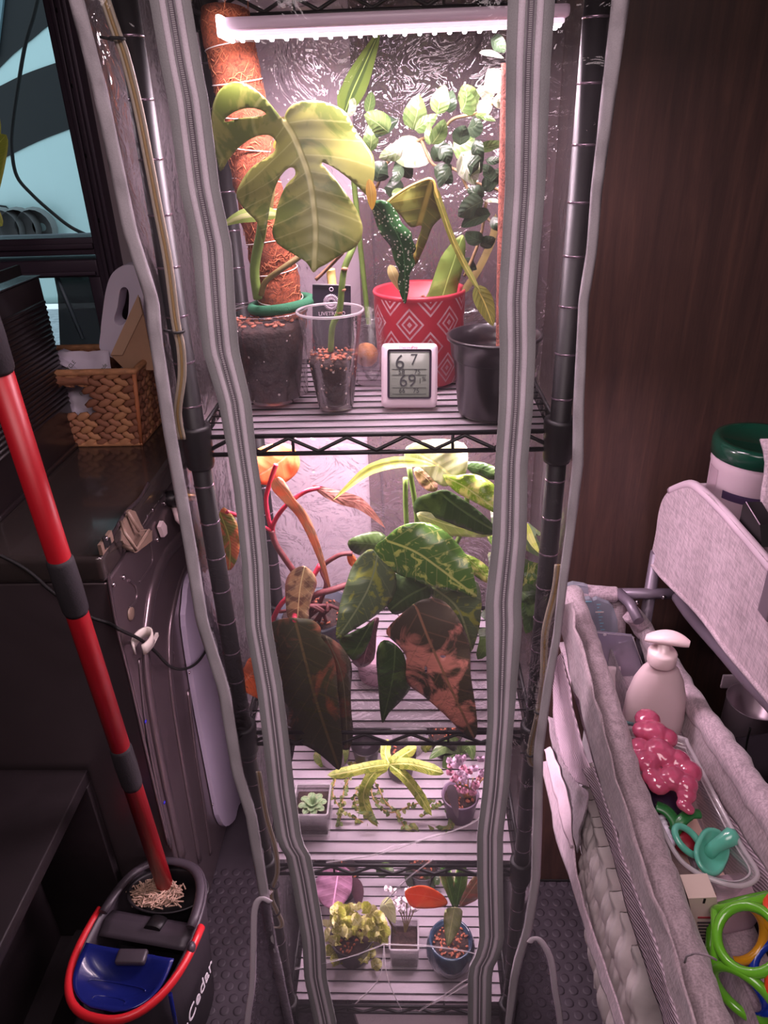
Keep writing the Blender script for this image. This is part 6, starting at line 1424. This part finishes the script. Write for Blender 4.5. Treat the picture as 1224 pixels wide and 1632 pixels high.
o = single('teether_toy', te_, M_teeth, 'translucent pink teether toy of rounded lobes lying on the clear tray', 'teether')
rmo = o.modifiers.new('rm', 'REMESH'); rmo.mode = 'VOXEL'; rmo.voxel_size = .0016; rmo.use_smooth_shade = True
cs = o.modifiers.new('cs', 'CORRECTIVE_SMOOTH'); cs.iterations = 2; cs.use_only_smooth = True
BZ = TZ-.048
single('dark_purple_toy', MB().ball(W(1060, 1275, Z=BZ+.012), (.030, .034, .016), 3).ball(W(1042, 1250, Z=BZ+.008), (.018, .02, .014), 2), pmat('toy_plum', (38, 26, 48), .35), 'dark plum rounded toy in the tray under the pink teether', 'toy', )['kind'] = 'thing'
M_grn = pmat('toy_green', (36, 104, 50), .35, coat=.3)
gt = thing('green_teether', 'green curved leaf-shaped teether arms in the clear tray', 'teether', W(1078, 1318, Z=BZ))
obj('arm', MB().tube(smooth_line([W(1046, 1285, Z=BZ+.03), W(1062, 1292, Z=BZ+.03), (W(1075, 1308, Z=BZ+.026)), W(1080, 1326, Z=BZ+.02)], 5), .0085, 12, flat=.6), M_grn, gt)
obj('arm', MB().tube(smooth_line([W(1074, 1326, Z=BZ+.02), W(1086, 1308, Z=BZ+.03), W(1100, 1298, Z=BZ+.032), W(1117, 1297, Z=BZ+.032)], 5), [.008]*10+[.007]*5+[.005], 12, flat=.6), M_grn, gt)
wb_ = MB()
for k in range(7): wb_.ball(W(1052+k*3, 1296+k*8, Z=BZ+.012), .0055, 2)
o = single('white_beaded_ring', wb_, M_jug, 'white beaded teether ring along the left wall of the tray', 'teether'); rmo = o.modifiers.new('rm', 'REMESH'); rmo.mode = 'VOXEL'; rmo.voxel_size = .001; rmo.use_smooth_shade = True
single('red_toy', MB().ball(W(1091, 1340, Z=BZ+.010), (.016, .022, .012), 3), pmat('toy_red', (126, 22, 36), .4), 'dark red rounded toy beside the teal pacifier', 'toy')
pa = thing('teal_pacifier', 'teal one-piece pacifier lying nipple up in the clear tray', 'pacifier', W(1130, 1365, Z=BZ))
M_teal = jelly('pacifier_teal', (98, 184, 160), .25, .1)
pcn = W(1128, 1360, Z=BZ+.022); PR = Matrix.Rotation(.9, 3, 'Z') @ Matrix.Rotation(.5, 3, 'X')
sh = MB()
def shf(u, v):
    a = 2*PI*u; r_ = v*(.025+.005*math.cos(2*a)); return pcn+PR @ Vector((r_*math.cos(a)*1.15, r_*math.sin(a), .010*(v*v)))
sh.grid(shf, 32, 8); bmesh.ops.remove_doubles(sh.bm, verts=sh.bm.verts, dist=.0002)
obj('shield', sh, M_teal, pa, solid=.005)
obj('nipple', MB().tube([pcn, pcn+Vector((.008, .002, .010)), pcn+Vector((.018, .004, .018)), pcn+Vector((.028, .006, .025)), pcn+Vector((.034, .007, .028))], [.009, .008, .0095, .0115, .006], 16), M_teal, pa)
obj('ring_handle', MB().tube([pcn+Vector((-.022, .012, .008))+PR @ Vector((.014*math.cos(a), .020*math.sin(a), 0)) for a in [2*PI*i/24 for i in range(24)]], .0045, 10, closed=True), M_teal, pa)
# label card box, small items
cbx = thing('seed_carton', 'cream carton with a small printed code under the tray end', 'carton', W(1120, 1470, Y=-.33))
cy_ = -.30
obj('carton', MB().prism([W(a, b, Y=cy_) for a, b in ((1097, 1432), (1142, 1430), (1150, 1500), (1112, 1502))], (0, .03, 0)), pmat('carton_cream', (196, 176, 166), .7), cbx)
obj('print_block', MB().bx(W(1120, 1440, Y=cy_-.0008), W(1125, 1432, Y=cy_)), M_seam, cbx)
obj('red_rule', MB().bx(W(1112, 1464, Y=cy_-.0008), W(1142, 1461, Y=cy_)), pmat('rule_red', (150, 50, 60), .6), cbx)
for k in range(7): obj('print_line', MB().bx(W(1112+k, 1470+k*5, Y=cy_-.0008), W(1145, 1471.4+k*5, Y=cy_)), M_dk, cbx)
sd = MB()
for k in range(60): sd.ball(W(random.uniform(1110, 1140), random.uniform(1424, 1432), Y=cy_+.012), .0018, 1)
obj('seeds', sd, M_bark, cbx)['kind'] = 'stuff'
tt = MB().box(W(1160, 1440, Y=-.25), (.075, .05, .06), (0, .2, .3), .018, 4); single('pink_plastic_case', tt, pmat('case_pink', (206, 176, 190), .4), 'smooth pale pink plastic case behind the coloured ball', 'case')
# open-hoop ball
ob = thing('hoop_ball', 'green, red, blue and yellow open-hoop baby ball at the right edge', 'ball', W(1215, 1525, Y=-.36))
oc = W(1222, 1525, Y=-.345); OR = .064
OC = {'g': pmat('hoop_green', (96, 168, 40), .25, coat=.6), 'r': pmat('hoop_red', (222, 66, 40), .25, coat=.6), 'b': pmat('hoop_blue', (24, 60, 176), .25, coat=.6), 'y': pmat('hoop_yellow', (226, 160, 30), .25, coat=.6)}
ph1 = (1+5**.5)/2; dirs = []
for s1 in (1, -1):
    for s2 in (ph1, -ph1): dirs += [Vector((0, s1, s2)), Vector((s1, s2, 0)), Vector((s2, 0, s1))]
tocam = (CAM-oc).normalized()
# turn the ball so that one hoop looks up and left as in the photograph
want = (tocam*.76-RT*.46+UP*.46).normalized(); q_ = dirs[0].normalized().rotation_difference(want); dirs = [q_ @ d.normalized() for d in dirs]
tw = Matrix.Rotation(.35, 3, want); dirs = [tw @ d for d in dirs]
for d in dirs:
    x_ = d.dot(RT); y_ = d.dot(UP); zc = d.dot(tocam)
    if zc > .7 and x_ < 0: c_n = 'g'
    elif zc < -.1: c_n = 'y' if y_ > -.3 else 'b'
    elif x_ < -.3: c_n = 'g'
    elif y_ > .25: c_n = 'r' if x_ > .2 else 'g'
    elif y_ < -.35: c_n = 'b'
    else: c_n = 'r'
    e1 = d.orthogonal().normalized(); e2 = d.cross(e1); th_ = .545
    pts = [oc+(d*math.cos(th_)+(e1*math.cos(a)+e2*math.sin(a))*math.sin(th_))*OR for a in [2*PI*i/28 for i in range(28)]]
    obj('hoop', MB().tube(pts, .0056, 10, closed=True), OC[c_n], ob)
